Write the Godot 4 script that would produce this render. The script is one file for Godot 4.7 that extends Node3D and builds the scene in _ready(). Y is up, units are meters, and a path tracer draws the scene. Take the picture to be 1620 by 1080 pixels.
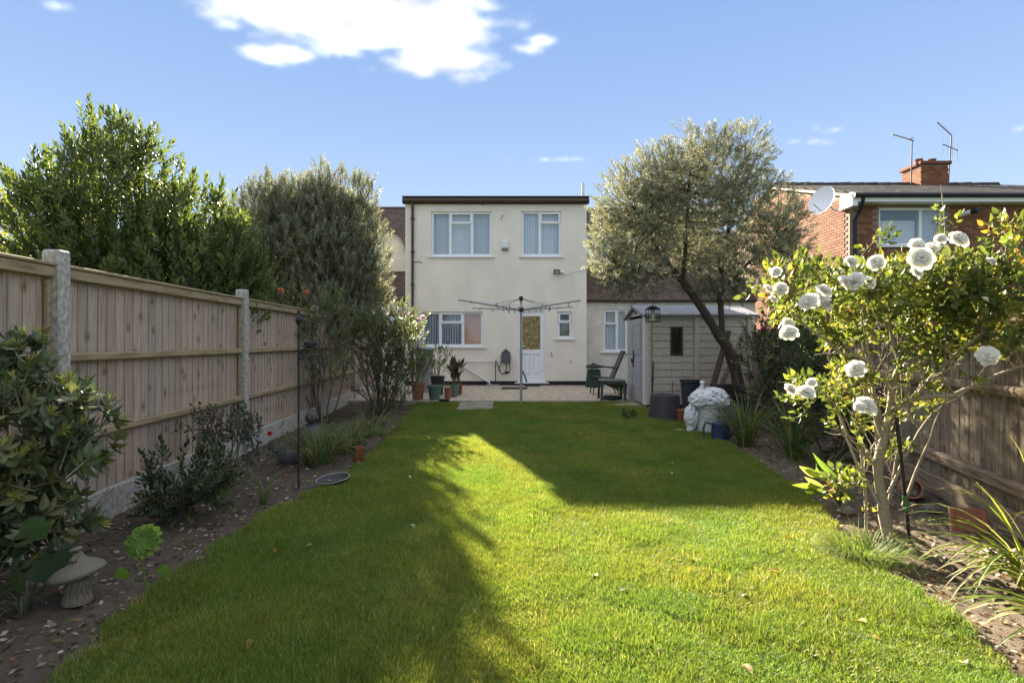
extends Node3D
# A back garden in autumn light: lawn, rendered house, fences, trees and borders. Metres, y up; the camera looks along -z.

class MB:
	var v := PackedVector3Array()
	var n := PackedVector3Array()
	var c := PackedColorArray()

	func tri(a: Vector3, b: Vector3, d: Vector3, col := Color.WHITE):
		var q := (b - a).cross(d - a).normalized()
		v.append(a); v.append(d); v.append(b)
		for i in 3:
			n.append(q); c.append(col)

	func trin(a: Vector3, b: Vector3, d: Vector3, na: Vector3, nb: Vector3, nd: Vector3, col := Color.WHITE):
		v.append(a); v.append(d); v.append(b)
		n.append(na); n.append(nd); n.append(nb)
		for i in 3:
			c.append(col)

	func quad(a: Vector3, b: Vector3, d: Vector3, e: Vector3, col := Color.WHITE):
		tri(a, b, d, col); tri(a, d, e, col)

	func quad_out(a: Vector3, b: Vector3, d: Vector3, e: Vector3, mid: Vector3, col := Color.WHITE):
		if (b - a).cross(d - a).dot((a + d) * 0.5 - mid) < 0.0:
			quad(a, e, d, b, col)
		else:
			quad(a, b, d, e, col)

	func box(at: Vector3, s: Vector3, col := Color.WHITE, bs := Basis()):
		var h := s * 0.5
		var x := bs.x * h.x
		var y := bs.y * h.y
		var z := bs.z * h.z
		quad(at - x - y + z, at + x - y + z, at + x + y + z, at - x + y + z, col)
		quad(at + x - y - z, at - x - y - z, at - x + y - z, at + x + y - z, col)
		quad(at + x - y + z, at + x - y - z, at + x + y - z, at + x + y + z, col)
		quad(at - x - y - z, at - x - y + z, at - x + y + z, at - x + y - z, col)
		quad(at - x + y + z, at + x + y + z, at + x + y - z, at - x + y - z, col)
		quad(at - x - y - z, at + x - y - z, at + x - y + z, at - x - y + z, col)

	func box2(lo: Vector3, hi: Vector3, col := Color.WHITE):
		box((lo + hi) * 0.5, (hi - lo).abs(), col)

	func cbox(at: Vector3, s: Vector3, ch: float, col := Color.WHITE, bs := Basis()):
		var h := s * 0.5
		var ax := [0, 1, 2]
		var g := func(sg: Vector3, full: int) -> Vector3:
			var p := Vector3(sg.x * (h.x - ch), sg.y * (h.y - ch), sg.z * (h.z - ch))
			p[full] = sg[full] * h[full]
			return at + bs * p
		for i in ax:
			var j: int = (i + 1) % 3
			var k: int = (i + 2) % 3
			for s1 in [-1.0, 1.0]:
				var q := []
				for p in [[-1, -1], [1, -1], [1, 1], [-1, 1]]:
					var sg := Vector3.ZERO
					sg[i] = s1; sg[j] = p[0]; sg[k] = p[1]
					q.append(g.call(sg, i))
				quad_out(q[0], q[1], q[2], q[3], at, col)
				for s2 in [-1.0, 1.0]:
					var sa := Vector3.ZERO
					sa[i] = s1; sa[j] = s2; sa[k] = -1
					var sb := sa
					sb[k] = 1
					quad_out(g.call(sa, i), g.call(sb, i), g.call(sb, j), g.call(sa, j), at, col)
		for sx in [-1.0, 1.0]:
			for sy in [-1.0, 1.0]:
				for sz in [-1.0, 1.0]:
					var sg := Vector3(sx, sy, sz)
					var a: Vector3 = g.call(sg, 0)
					var b: Vector3 = g.call(sg, 1)
					var d: Vector3 = g.call(sg, 2)
					if (b - a).cross(d - a).dot(a - at) < 0.0:
						tri(a, d, b, col)
					else:
						tri(a, b, d, col)

	func bar(a: Vector3, b: Vector3, w: float, t: float, col := Color.WHITE, ch := 0.0):
		var y := b - a
		var l := y.length()
		y /= l
		var x := y.cross(Vector3.UP if absf(y.y) < 0.95 else Vector3.BACK).normalized()
		var z := x.cross(y)
		if ch > 0.0:
			cbox((a + b) * 0.5, Vector3(w, l, t), ch, col, Basis(x, y, z))
		else:
			box((a + b) * 0.5, Vector3(w, l, t), col, Basis(x, y, z))

	func tube(pts: Array, rads: Array, sides := 8, col := Color.WHITE, capped := true):
		var m := pts.size()
		var rings := []
		var nors := []
		var side := Vector3.ZERO
		for i in m:
			var d: Vector3 = (pts[mini(i + 1, m - 1)] - pts[maxi(i - 1, 0)]).normalized()
			if i == 0:
				side = d.cross(Vector3.UP if absf(d.y) < 0.9 else Vector3.RIGHT).normalized()
			else:
				side = (side - d * side.dot(d)).normalized()
			var up := d.cross(side)
			var r: float = rads[mini(i, rads.size() - 1)]
			var ring := PackedVector3Array()
			var nor := PackedVector3Array()
			for k in sides:
				var a := TAU * k / sides
				var q := side * cos(a) + up * sin(a)
				ring.append(pts[i] + q * r)
				nor.append(q)
			rings.append(ring); nors.append(nor)
		for i in m - 1:
			for k in sides:
				var k2 := (k + 1) % sides
				trin(rings[i][k], rings[i][k2], rings[i + 1][k2], nors[i][k], nors[i][k2], nors[i + 1][k2], col)
				trin(rings[i][k], rings[i + 1][k2], rings[i + 1][k], nors[i][k], nors[i + 1][k2], nors[i + 1][k], col)
		if capped:
			for k in range(1, sides - 1):
				tri(rings[0][0], rings[0][k + 1], rings[0][k], col)
				tri(rings[m - 1][0], rings[m - 1][k], rings[m - 1][k + 1], col)

	func lathe(prof: Array, sides := 20, at := Vector3.ZERO, col := Color.WHITE, bs := Basis()):
		for i in prof.size() - 1:
			var p: Vector2 = prof[i]
			var q: Vector2 = prof[i + 1]
			var sn := Vector2(q.y - p.y, p.x - q.x).normalized()
			for k in sides:
				var a0 := TAU * k / sides
				var a1 := TAU * (k + 1) / sides
				var e0 := Vector3(cos(a0), 0, -sin(a0))
				var e1 := Vector3(cos(a1), 0, -sin(a1))
				var up := Vector3.UP
				var n0 := bs * (e0 * sn.x + up * sn.y)
				var n1 := bs * (e1 * sn.x + up * sn.y)
				var A := at + bs * (e0 * p.x + up * p.y)
				var B := at + bs * (e1 * p.x + up * p.y)
				var D := at + bs * (e1 * q.x + up * q.y)
				var E := at + bs * (e0 * q.x + up * q.y)
				if p.x > 1e-5:
					trin(A, B, D, n0, n1, n1, col)
				if q.x > 1e-5:
					trin(A, D, E, n0, n1, n0, col)

	func add(o: MB, xf: Transform3D):
		v.append_array(xf * o.v)
		n.append_array(Transform3D(xf.basis.orthonormalized(), Vector3.ZERO) * o.n)
		c.append_array(o.c)

	func tinted(k: Color) -> MB:
		var o := MB.new()
		o.v = v.duplicate(); o.n = n.duplicate()
		for x in c:
			o.c.append(x * k)
		return o

	func mesh() -> ArrayMesh:
		var a := []
		a.resize(Mesh.ARRAY_MAX)
		a[Mesh.ARRAY_VERTEX] = v
		a[Mesh.ARRAY_NORMAL] = n
		a[Mesh.ARRAY_COLOR] = c
		var m := ArrayMesh.new()
		m.add_surface_from_arrays(Mesh.PRIMITIVE_TRIANGLES, a)
		return m

var M := {}
var taken := {}
var R := RandomNumberGenerator.new()
var eye := Vector3(0, 1.25, 0)

func numbered(called: String) -> String:
	if not taken.has(called):
		taken[called] = 0
		return called
	taken[called] += 1
	return "%s_%03d" % [called, taken[called]]

func thing(called: String, label: String, category: String, at := Vector3.ZERO, turn := 0.0, group := "") -> Node3D:
	var o := Node3D.new()
	o.name = numbered(called)
	add_child(o)
	o.position = at
	o.rotation.y = turn
	o.set_meta("label", label)
	o.set_meta("category", category)
	if group != "":
		o.set_meta("group", group)
	return o

func part(parent: Node3D, called: String, shape, m: Material, kind := "") -> MeshInstance3D:
	var o := MeshInstance3D.new()
	o.name = called
	o.mesh = shape.mesh() if shape is MB else shape
	o.material_override = m
	parent.add_child(o, true)
	if kind != "":
		o.set_meta("kind", kind)
	return o

func solo(called: String, shape, m: Material, label: String, category: String, at := Vector3.ZERO, group := "") -> MeshInstance3D:
	var o := part(self, numbered(called), shape, m)
	o.position = at
	o.set_meta("label", label)
	o.set_meta("category", category)
	if group != "":
		o.set_meta("group", group)
	return o

func setting(called: String, shape, m: Material) -> MeshInstance3D:
	var o := part(self, called, shape, m, "structure")
	return o

# Alike pieces: the ones nearest the camera become parts of their own, the rest is joined into one part of the same thing.
func pieces(parent: Node3D, called: String, joined: String, places: Array, shapes: Array, mats: Array, most := 300):
	# places: [Transform3D, shape number, material number]
	var from := parent.global_transform.affine_inverse() * eye if parent.is_inside_tree() else eye
	var order := range(places.size())
	if places.size() > most:
		order.sort_custom(func(a, b): return places[a][0].origin.distance_squared_to(from) < places[b][0].origin.distance_squared_to(from))
	var meshes := []
	for s in shapes:
		meshes.append(s.mesh())
	var rest := {}
	for i in order.size():
		var p: Array = places[order[i]]
		if i < most:
			var o := part(parent, called, meshes[p[1]], mats[p[2]])
			o.transform = p[0]
		else:
			if not rest.has(p[2]):
				rest[p[2]] = MB.new()
			rest[p[2]].add(shapes[p[1]], p[0])
	for k in rest:
		part(parent, joined, rest[k], mats[k], "stuff")

func noise_tex(freq: float, lo: float, hi: float, size := 512, octaves := 4, sd := 1, kind := FastNoiseLite.TYPE_SIMPLEX_SMOOTH) -> NoiseTexture2D:
	var f := FastNoiseLite.new()
	f.noise_type = kind
	f.frequency = freq
	f.fractal_octaves = octaves
	f.seed = sd
	var t := NoiseTexture2D.new()
	t.width = size
	t.height = size
	t.seamless = true
	t.noise = f
	var g := Gradient.new()
	g.set_color(0, Color(lo, lo, lo))
	g.set_color(1, Color(hi, hi, hi))
	t.color_ramp = g
	return t

func ramp_tex(freq: float, offs: Array, cols: Array, size := 512, octaves := 5, sd := 1) -> NoiseTexture2D:
	var t := noise_tex(freq, 0, 1, size, octaves, sd)
	var g := Gradient.new()
	g.offsets = PackedFloat32Array(offs)
	var pc := PackedColorArray()
	for k in cols:
		pc.append(k.linear_to_srgb())
	g.colors = pc
	t.color_ramp = g
	return t

# Colours are given as linear base colours.
func mat(col: Color, rough := 0.8, tex: Texture2D = null, scale := Vector3.ONE, bump := 0.0, bump_tex: Texture2D = null) -> StandardMaterial3D:
	var m := StandardMaterial3D.new()
	m.albedo_color = col.linear_to_srgb()
	m.roughness = rough
	m.metallic_specular = 0.4
	m.vertex_color_use_as_albedo = true
	m.cull_mode = BaseMaterial3D.CULL_DISABLED
	if tex:
		m.albedo_texture = tex
	if tex or bump_tex:
		m.uv1_triplanar = true
		m.uv1_world_triplanar = true
		m.uv1_scale = scale
	if bump != 0.0:
		m.heightmap_enabled = true
		m.heightmap_scale = bump
		m.heightmap_texture = bump_tex if bump_tex else tex
	return m

func leafy_mat(through := Color(0.9, 0.9, 0.5), rough := 0.45) -> StandardMaterial3D:
	var m := mat(Color.WHITE, rough)
	m.backlight_enabled = true
	m.backlight = through.linear_to_srgb()
	m.metallic_specular = 0.45
	return m

func glass(alpha := 0.1, tint := Color(0.75, 0.85, 0.9)) -> StandardMaterial3D:
	var m := StandardMaterial3D.new()
	m.albedo_color = Color(tint.r, tint.g, tint.b, alpha)
	m.roughness = 0.02
	m.metallic_specular = 0.5
	m.transparency = BaseMaterial3D.TRANSPARENCY_ALPHA
	m.cull_mode = BaseMaterial3D.CULL_DISABLED
	return m

func rv(k: float) -> Vector3:
	return Vector3(R.randf_range(-k, k), R.randf_range(-k, k), R.randf_range(-k, k))

func rf(a: float, b: float) -> float:
	return R.randf_range(a, b)

func along(y: Vector3, roll := 0.0) -> Basis:
	y = y.normalized()
	var x := y.cross(Vector3.FORWARD if absf(y.z) < 0.9 else Vector3.RIGHT).normalized()
	return Basis(x, y, x.cross(y)) * Basis(Vector3.UP, roll)

func _ready():
	R.seed = 7
	var cam := Camera3D.new()
	cam.name = "camera"
	add_child(cam)
	cam.position = eye
	cam.fov = 61.93
	cam.near = 0.05
	cam.far = 3000.0
	cam.current = true
	var env := Environment.new()
	env.background_mode = Environment.BG_SKY
	env.sky = Sky.new()
	env.sky.sky_material = make_sky()
	env.background_energy_multiplier = 0.185
	env.tonemap_mode = Environment.TONE_MAPPER_LINEAR
	env.tonemap_exposure = 11.2
	env.sdfgi_enabled = true
	env.ssao_enabled = true
	env.ssil_enabled = true
	var we := WorldEnvironment.new()
	we.name = "world"
	we.environment = env
	add_child(we)
	var sun := DirectionalLight3D.new()
	sun.name = "sun"
	add_child(sun)
	sun.look_at_from_position(Vector3.ZERO, Vector3(0.659, -1.0, 2.183))
	sun.light_energy = 0.98
	sun.light_angular_distance = 0.5
	sun.light_color = Color(1.0, 0.94, 0.84)
	sun.shadow_enabled = true
	make_materials()
	ground()
	house()
	neighbour_house()
	brick_house()
	left_fence()
	right_fence()
	shed()
	trees()
	patio_things()
	shed_things()
	borders()
	lawn_things()

# Blue sky, paler towards the horizon, with fair-weather clouds, seen and added, on a level layer overhead.
func make_sky() -> PanoramaSkyMaterial:
	var w := 1536
	var h := 768
	var im := Image.create_empty(w, h, false, Image.FORMAT_RGBF)
	var f := FastNoiseLite.new()
	f.noise_type = FastNoiseLite.TYPE_SIMPLEX_SMOOTH
	f.frequency = 1.0
	f.fractal_octaves = 6
	f.fractal_gain = 0.55
	f.seed = 11
	# cloud banks in the layer: place over the ground in cloud heights (x right, y ahead), half sizes, thickness
	var banks := [[-0.62, 1.72, 0.30, 0.20, 1.15], [-0.36, 1.78, 0.34, 0.22, 1.15], [-0.27, 2.02, 0.22, 0.16, 1.1], [-0.80, 1.98, 0.14, 0.10, 0.85], [-0.08, 1.70, 0.10, 0.08, 0.8], [0.02, 1.94, 0.10, 0.05, 0.75], [0.10, 1.89, 0.08, 0.05, 0.8], [0.2, 3.13, 0.30, 0.05, 0.58],
		[1.46, 2.85, 0.22, 0.05, 0.58], [0.85, 2.6, 0.1, 0.05, 0.5], [1.5, 2.68, 0.12, 0.05, 0.5], [-1.36, 1.70, 0.06, 0.04, 0.6], [2.4, 2.68, 0.16, 0.05, 0.5]]
	var r := RandomNumberGenerator.new()
	r.seed = 5
	for i in 130:  # unseen banks all round outside the view, added to brighten the shade
		var a := r.randf() * TAU
		var d := r.randf_range(0.25, 3.2)
		var x := sin(a) * d
		var y := cos(a) * d
		var k := r.randf_range(0.6, 1.3)
		if y > 0.9 and absf(x) < y * 1.15:
			continue
		banks.append([x, y, 0.40 * k, 0.26 * k, 1.1])
	for j in h:
		var el := (0.5 - (j + 0.5) / h) * PI
		if el <= 0.0:
			continue
		var s := sin(el)
		var t := pow(1.0 - s, 3.2)
		var base := Vector3(0.117, 0.205, 0.40).lerp(Vector3(0.44, 0.545, 0.67), t)
		for i in w:
			var az := (i + 0.5) / w * TAU
			var q := Vector2(sin(az), cos(az)) * (cos(el) / maxf(s, 0.03))
			var best := 0.0
			for b in banks:
				var e := Vector2((q.x - b[0]) / b[2], (q.y - b[1]) / b[3]).length()
				if e < 2.0:
					best = maxf(best, (1.0 - e * 0.55) * b[4])
			var col := base
			if best > 0.0:
				var k := f.get_noise_2d(q.x * 4.4, q.y * 4.4)
				var k2 := f.get_noise_2d(q.x * 1.3 + 9.0, q.y * 1.3 - 4.0)
				var cov := smoothstep(0.36, 0.98, best + k * 0.42 + k2 * 0.06)
				var lit := 0.80 + 0.75 * f.get_noise_2d(q.x * 3.4 + 3.0, q.y * 3.4)
				col = base.lerp(Vector3(0.98, 0.99, 1.0) * clampf(lit, 0.5, 1.15), cov * 0.97)
			im.set_pixel(i, j, Color(col.x, col.y, col.z))
	for j in range(h / 2, h):
		for i in w:
			im.set_pixel(i, j, Color(0.3, 0.3, 0.25))
	var m := PanoramaSkyMaterial.new()
	m.panorama = ImageTexture.create_from_image(im)
	return m

func make_materials():
	var blotch := noise_tex(0.012, 0.72, 1.0, 512, 5, 3)
	var fine := noise_tex(0.09, 0.7, 1.0, 512, 4, 4)
	var speck := noise_tex(0.25, 0.55, 1.0, 512, 3, 6)
	var grain := noise_tex(0.02, 0.5, 1.0, 512, 6, 8)
	M.render = mat(Color(0.86, 0.775, 0.655), 0.9, noise_tex(0.006, 0.94, 1.0, 512, 5, 3), Vector3(0.35, 0.2, 0.35), 0.12, speck)
	M.cream = mat(Color(0.80, 0.725, 0.61), 0.9, noise_tex(0.012, 0.88, 1.0, 512, 5, 3), Vector3(0.4, 0.4, 0.4))
	M.white = mat(Color(0.82, 0.82, 0.82), 0.35)
	M.white_dull = mat(Color(0.72, 0.72, 0.70), 0.6)
	M.brown_trim = mat(Color(0.105, 0.07, 0.052), 0.55, fine, Vector3(1, 1, 1))
	M.black = mat(Color(0.018, 0.018, 0.02), 0.5)
	M.black_dull = mat(Color(0.03, 0.03, 0.032), 0.85, fine, Vector3(2, 2, 2))
	M.dark_room = mat(Color(0.22, 0.19, 0.16), 0.95)
	M.glass = glass(0.1)
	M.blind = mat(Color(0.70, 0.74, 0.79), 0.8)
	M.net = mat(Color(0.72, 0.76, 0.80), 0.9)
	M.net.backlight_enabled = true
	M.net.backlight = Color(0.6, 0.6, 0.6)
	M.orange_glow_sheet = mat(Color(0.80, 0.33, 0.09), 0.85, fine, Vector3(3, 3, 3))  # orange colour imitates the light showing in the ground floor window
	M.obscure = mat(Color(0.75, 0.7, 0.6), 0.18, ramp_tex(0.03, [0.0, 0.45, 0.75, 1.0], [Color(0.14, 0.12, 0.06), Color(0.30, 0.25, 0.12), Color(0.45, 0.38, 0.20), Color(0.58, 0.52, 0.34)], 256, 5, 9), Vector3(1.6, 0.9, 1.6), 0.4, fine)
	M.tile_brown = [mat(Color(0.13, 0.088, 0.068), 0.85, fine, Vector3(2, 2, 2)), mat(Color(0.10, 0.07, 0.056), 0.85, fine, Vector3(2, 2, 2)), mat(Color(0.16, 0.105, 0.08), 0.85, fine, Vector3(2, 2, 2))]
	M.tile_dark = [mat(Color(0.085, 0.07, 0.058), 0.9, speck, Vector3(2, 2, 2)), mat(Color(0.06, 0.052, 0.046), 0.9, speck, Vector3(2, 2, 2)), mat(Color(0.12, 0.095, 0.07), 0.9, speck, Vector3(2, 2, 2))]
	M.mortar = mat(Color(0.40, 0.33, 0.26), 0.95, fine, Vector3(3, 3, 3))
	M.brick = []
	for k in [Color(0.36, 0.145, 0.075), Color(0.42, 0.175, 0.09), Color(0.31, 0.12, 0.065), Color(0.46, 0.21, 0.115)]:
		M.brick.append(mat(k, 0.9, speck, Vector3(3, 3, 3)))
	M.concrete = mat(Color(0.58, 0.545, 0.49), 0.92, noise_tex(0.05, 0.62, 1.0, 512, 5, 12), Vector3(1.1, 0.7, 1.1), 0.35, speck)
	M.patio = mat(Color(0.47, 0.41, 0.33), 0.92, ramp_tex(0.02, [0.0, 0.4, 0.7, 1.0], [Color(0.45, 0.42, 0.40), Color(0.75, 0.72, 0.68), Color(0.95, 0.92, 0.88), Color(1, 1, 1)], 512, 6, 13), Vector3(0.55, 0.55, 0.55), 0.5, speck)
	M.slab = mat(Color(0.36, 0.32, 0.27), 0.92, noise_tex(0.04, 0.65, 1.0, 512, 5, 14), Vector3(1, 1, 1), 0.4, speck)
	# fence timber: grain runs up the boards, with reddish and grey streaks
	var streak := ramp_tex(0.03, [0.0, 0.35, 0.55, 0.75, 1.0], [Color(0.50, 0.44, 0.38), Color(0.78, 0.72, 0.66), Color(0.95, 0.88, 0.82), Color(1.0, 0.90, 0.82), Color(0.82, 0.82, 0.80)], 512, 6, 15)
	var knots := knot_tex()
	M.board = []
	for k in [Color(0.45, 0.385, 0.325), Color(0.39, 0.34, 0.295), Color(0.49, 0.405, 0.335), Color(0.44, 0.39, 0.345), Color(0.44, 0.355, 0.29)]:
		var bm := mat(k, 0.85, streak, Vector3(3.4, 0.16, 3.4), 0.3, streak)
		weathered(bm, knots, Vector3(0.25, 0.19, 0.25))
		M.board.append(bm)
	M.rail = mat(Color(0.34, 0.285, 0.185), 0.88, streak, Vector3(0.5, 1.6, 0.18), 0.25, streak)
	M.old_board = []
	var old := ramp_tex(0.03, [0.0, 0.35, 0.6, 1.0], [Color(0.28, 0.24, 0.20), Color(0.65, 0.60, 0.54), Color(0.92, 0.88, 0.82), Color(1, 0.98, 0.95)], 512, 6, 16)
	for k in [Color(0.25, 0.205, 0.165), Color(0.21, 0.18, 0.15), Color(0.28, 0.235, 0.19)]:
		var om := mat(k, 0.9, old, Vector3(2.4, 0.16, 2.4), 0.5, old)
		weathered(om, knots, Vector3(0.4, 0.34, 0.4))
		M.old_board.append(om)
	M.old_rail = mat(Color(0.25, 0.20, 0.155), 0.9, old, Vector3(0.6, 2.0, 0.25), 0.6, old)
	M.plank = mat(Color(0.11, 0.075, 0.05), 0.85, grain, Vector3(2, 0.4, 2))
	M.soil = mat(Color(1, 1, 1), 0.97, noise_tex(0.15, 0.55, 1.0, 512, 4, 17), Vector3(1.6, 1.6, 1.6), 1.5, speck)
	M.turf = mat(Color(1, 1, 1), 0.97, ramp_tex(0.05, [0.0, 0.4, 0.7, 1.0], [Color(0.5, 0.45, 0.4), Color(0.8, 0.85, 0.8), Color(1, 1, 1), Color(1, 0.95, 0.8)], 512, 5, 18), Vector3(0.9, 0.9, 0.9), 1.2, speck)
	M.far_ground = mat(Color(0.085, 0.115, 0.03), 0.97, blotch, Vector3(0.15, 0.15, 0.15))
	M.grass = leafy_mat(Color(0.95, 0.95, 0.55), 0.5)
	M.bark = mat(Color(0.17, 0.125, 0.085), 0.95, noise_tex(0.06, 0.35, 1.0, 512, 5, 19), Vector3(3, 1.0, 3), 1.6)
	M.pale_bark = mat(Color(0.46, 0.40, 0.30), 0.9, noise_tex(0.06, 0.55, 1.0, 512, 5, 20), Vector3(4, 2, 4), 0.6)
	M.twig = mat(Color(0.12, 0.095, 0.065), 0.9)
	M.green_stem = mat(Color(0.13, 0.17, 0.06), 0.6)
	M.leaf = leafy_mat(Color(0.75, 0.85, 0.35), 0.42)
	M.leaf_grey = leafy_mat(Color(0.68, 0.70, 0.52), 0.6)
	M.leaf_soft = leafy_mat(Color(1.0, 1.0, 0.5), 0.5)
	M.leaf_gloss = leafy_mat(Color(0.45, 0.5, 0.2), 0.5)
	M.petal = leafy_mat(Color(1.0, 1.0, 0.96), 0.6)
	M.plastic = mat(Color(1, 1, 1), 0.5, noise_tex(0.03, 0.85, 1.0, 256, 4, 21), Vector3(2, 2, 2))
	M.cloth = mat(Color(1, 1, 1), 0.6)
	M.terracotta = mat(Color(1, 1, 1), 0.85, fine, Vector3(3, 3, 3))
	M.stone = mat(Color(1, 1, 1), 0.95, noise_tex(0.09, 0.45, 1.0, 512, 5, 22), Vector3(3, 3, 3), 1.0)
	M.steel = mat(Color(0.42, 0.42, 0.42), 0.45)
	M.steel.metallic = 0.6
	M.galv = mat(Color(0.30, 0.30, 0.30), 0.55)
	M.aerial = mat(Color(0.06, 0.06, 0.065), 0.6)
	M.shed = mat(Color(0.64, 0.56, 0.455), 0.6, noise_tex(0.02, 0.85, 1.0, 512, 5, 23), Vector3(1.5, 1.5, 1.5))
	M.shed_door = mat(Color(0.44, 0.44, 0.455), 0.65, noise_tex(0.02, 0.72, 1.0, 512, 5, 24), Vector3(2.5, 0.6, 2.5))
	M.shed_pale = mat(Color(0.70, 0.69, 0.66), 0.65, noise_tex(0.02, 0.8, 1.0, 512, 5, 24), Vector3(2.5, 0.6, 2.5))

func knot_tex() -> NoiseTexture2D:   # scattered dark knots and nail stains
	var t := ramp_tex(0.03, [0.0, 0.045, 0.10, 0.16], [Color(0.26, 0.20, 0.15), Color(0.52, 0.44, 0.37), Color(0.90, 0.87, 0.84), Color(1, 1, 1)], 512, 1, 41)
	t.noise.noise_type = FastNoiseLite.TYPE_CELLULAR
	t.noise.cellular_return_type = FastNoiseLite.RETURN_DISTANCE
	t.noise.cellular_jitter = 1.0
	return t

func weathered(m: StandardMaterial3D, t: Texture2D, scale: Vector3):
	m.detail_enabled = true
	m.detail_blend_mode = BaseMaterial3D.BLEND_MODE_MUL
	m.detail_albedo = t
	m.detail_uv_layer = BaseMaterial3D.DETAIL_UV_2
	m.uv2_triplanar = true
	m.uv2_world_triplanar = true
	m.uv2_scale = scale

func pwl(pts: Array, d: float) -> float:
	if d <= pts[0].x:
		return pts[0].y
	for i in pts.size() - 1:
		if d <= pts[i + 1].x:
			return lerpf(pts[i].y, pts[i + 1].y, (d - pts[i].x) / (pts[i + 1].x - pts[i].x))
	return pts[-1].y

# edges of the lawn: (distance from the camera, x)
var LE := [Vector2(-14, -1.6), Vector2(1.5, -1.56), Vector2(2.1, -1.58), Vector2(2.8, -1.69), Vector2(4.1, -1.69), Vector2(5.2, -1.46), Vector2(7.0, -1.48), Vector2(10.2, -1.70), Vector2(11.6, -1.85)]
var RE := [Vector2(-14, 1.5), Vector2(1.5, 1.68), Vector2(2.1, 1.74), Vector2(2.7, 1.90), Vector2(3.5, 1.93), Vector2(4.5, 2.28), Vector2(7.0, 2.55), Vector2(9.0, 2.75), Vector2(10.5, 2.55), Vector2(11.6, 2.3)]
var wob := FastNoiseLite.new()

func lawn_y(x: float, d: float) -> float:
	return wob.get_noise_2d(x * 0.9, d * 0.9) * 0.018 + wob.get_noise_2d(x * 5.0, d * 5.0) * 0.007

func bare(x: float, d: float) -> float:   # worn spots in the turf
	var k := 0.0
	for s in [[0.77, 2.5, 0.16, 0.09], [0.14, 5.95, 0.22, 0.12], [1.1, 2.22, 0.2, 0.06], [2.35, 8.0, 0.3, 0.25], [2.0, 9.2, 0.4, 0.2], [1.55, 7.3, 0.22, 0.1], [0.35, 3.6, 0.10, 0.05], [1.3, 3.3, 0.12, 0.06], [0.95, 3.0, 0.1, 0.05], [-0.2, 4.4, 0.1, 0.06], [0.5, 2.9, 0.09, 0.04], [0.1, 4.9, 0.09, 0.05]]:
		k = maxf(k, 1.0 - Vector2((x - s[0]) / s[2], (d - s[1]) / s[3]).length())
	return k + wob.get_noise_2d(x * 14.0, d * 14.0) * 0.35 * float(k > -0.6)

func ground():
	wob.seed = 21
	wob.frequency = 0.6
	var m := MB.new()
	m.quad(Vector3(-1500, -0.09, 1500), Vector3(1500, -0.09, 1500), Vector3(1500, -0.09, -1500), Vector3(-1500, -0.09, -1500))
	setting("ground", m, M.far_ground)
	# lawn turf, with a soft edge towards the beds
	m = MB.new()
	var ds := []
	var d := -14.0
	while d < 11.6:
		ds.append(d)
		d += 0.09 if d > 1.2 else 0.9
	ds.append(11.6)
	var nx := 44
	var grid := []
	for dd in ds:
		var row := []
		var a := pwl(LE, dd) + wob.get_noise_2d(3.0, dd * 3.0) * 0.07
		var b := pwl(RE, dd) + wob.get_noise_2d(9.0, dd * 3.0) * 0.09
		for i in nx + 1:
			var x := lerpf(a, b, float(i) / nx)
			var y := lawn_y(x, dd)
			if i == 0 or i == nx:
				y = -0.06
			row.append(Vector3(x, y, -dd))
		grid.append(row)
	for j in ds.size() - 1:
		for i in nx:
			var p: Vector3 = grid[j][i]
			var col := Color(0.10, 0.13, 0.035).lerp(Color(0.15, 0.15, 0.05), clampf(0.5 + wob.get_noise_2d(p.x * 1.5, p.z * 1.5), 0, 1))
			col = col.lerp(Color(0.33, 0.26, 0.16), clampf(bare(p.x, -p.z) * 3.0, 0, 1))
			if i == 0 or i == nx - 1:
				col = Color(0.14, 0.11, 0.07)
			m.quad(grid[j][i], grid[j][i + 1], grid[j + 1][i + 1], grid[j + 1][i], col)
	setting("lawn", m, M.turf)
	bed("flower_bed_left", func(dd): return Vector2(-3.7 , pwl(LE, dd) + 0.08))
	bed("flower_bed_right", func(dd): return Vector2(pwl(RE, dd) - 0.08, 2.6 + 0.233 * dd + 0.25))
	# patio
	m = MB.new()
	m.cbox(Vector3(-0.75, -0.02, -13.65), Vector3(6.7, 0.14, 4.1), 0.012)
	m.cbox(Vector3(2.2, -0.035, -11.3), Vector3(1.1, 0.11, 1.2), 0.012)
	setting("patio", m, M.patio)
	grass_blades()
	litter()

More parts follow.
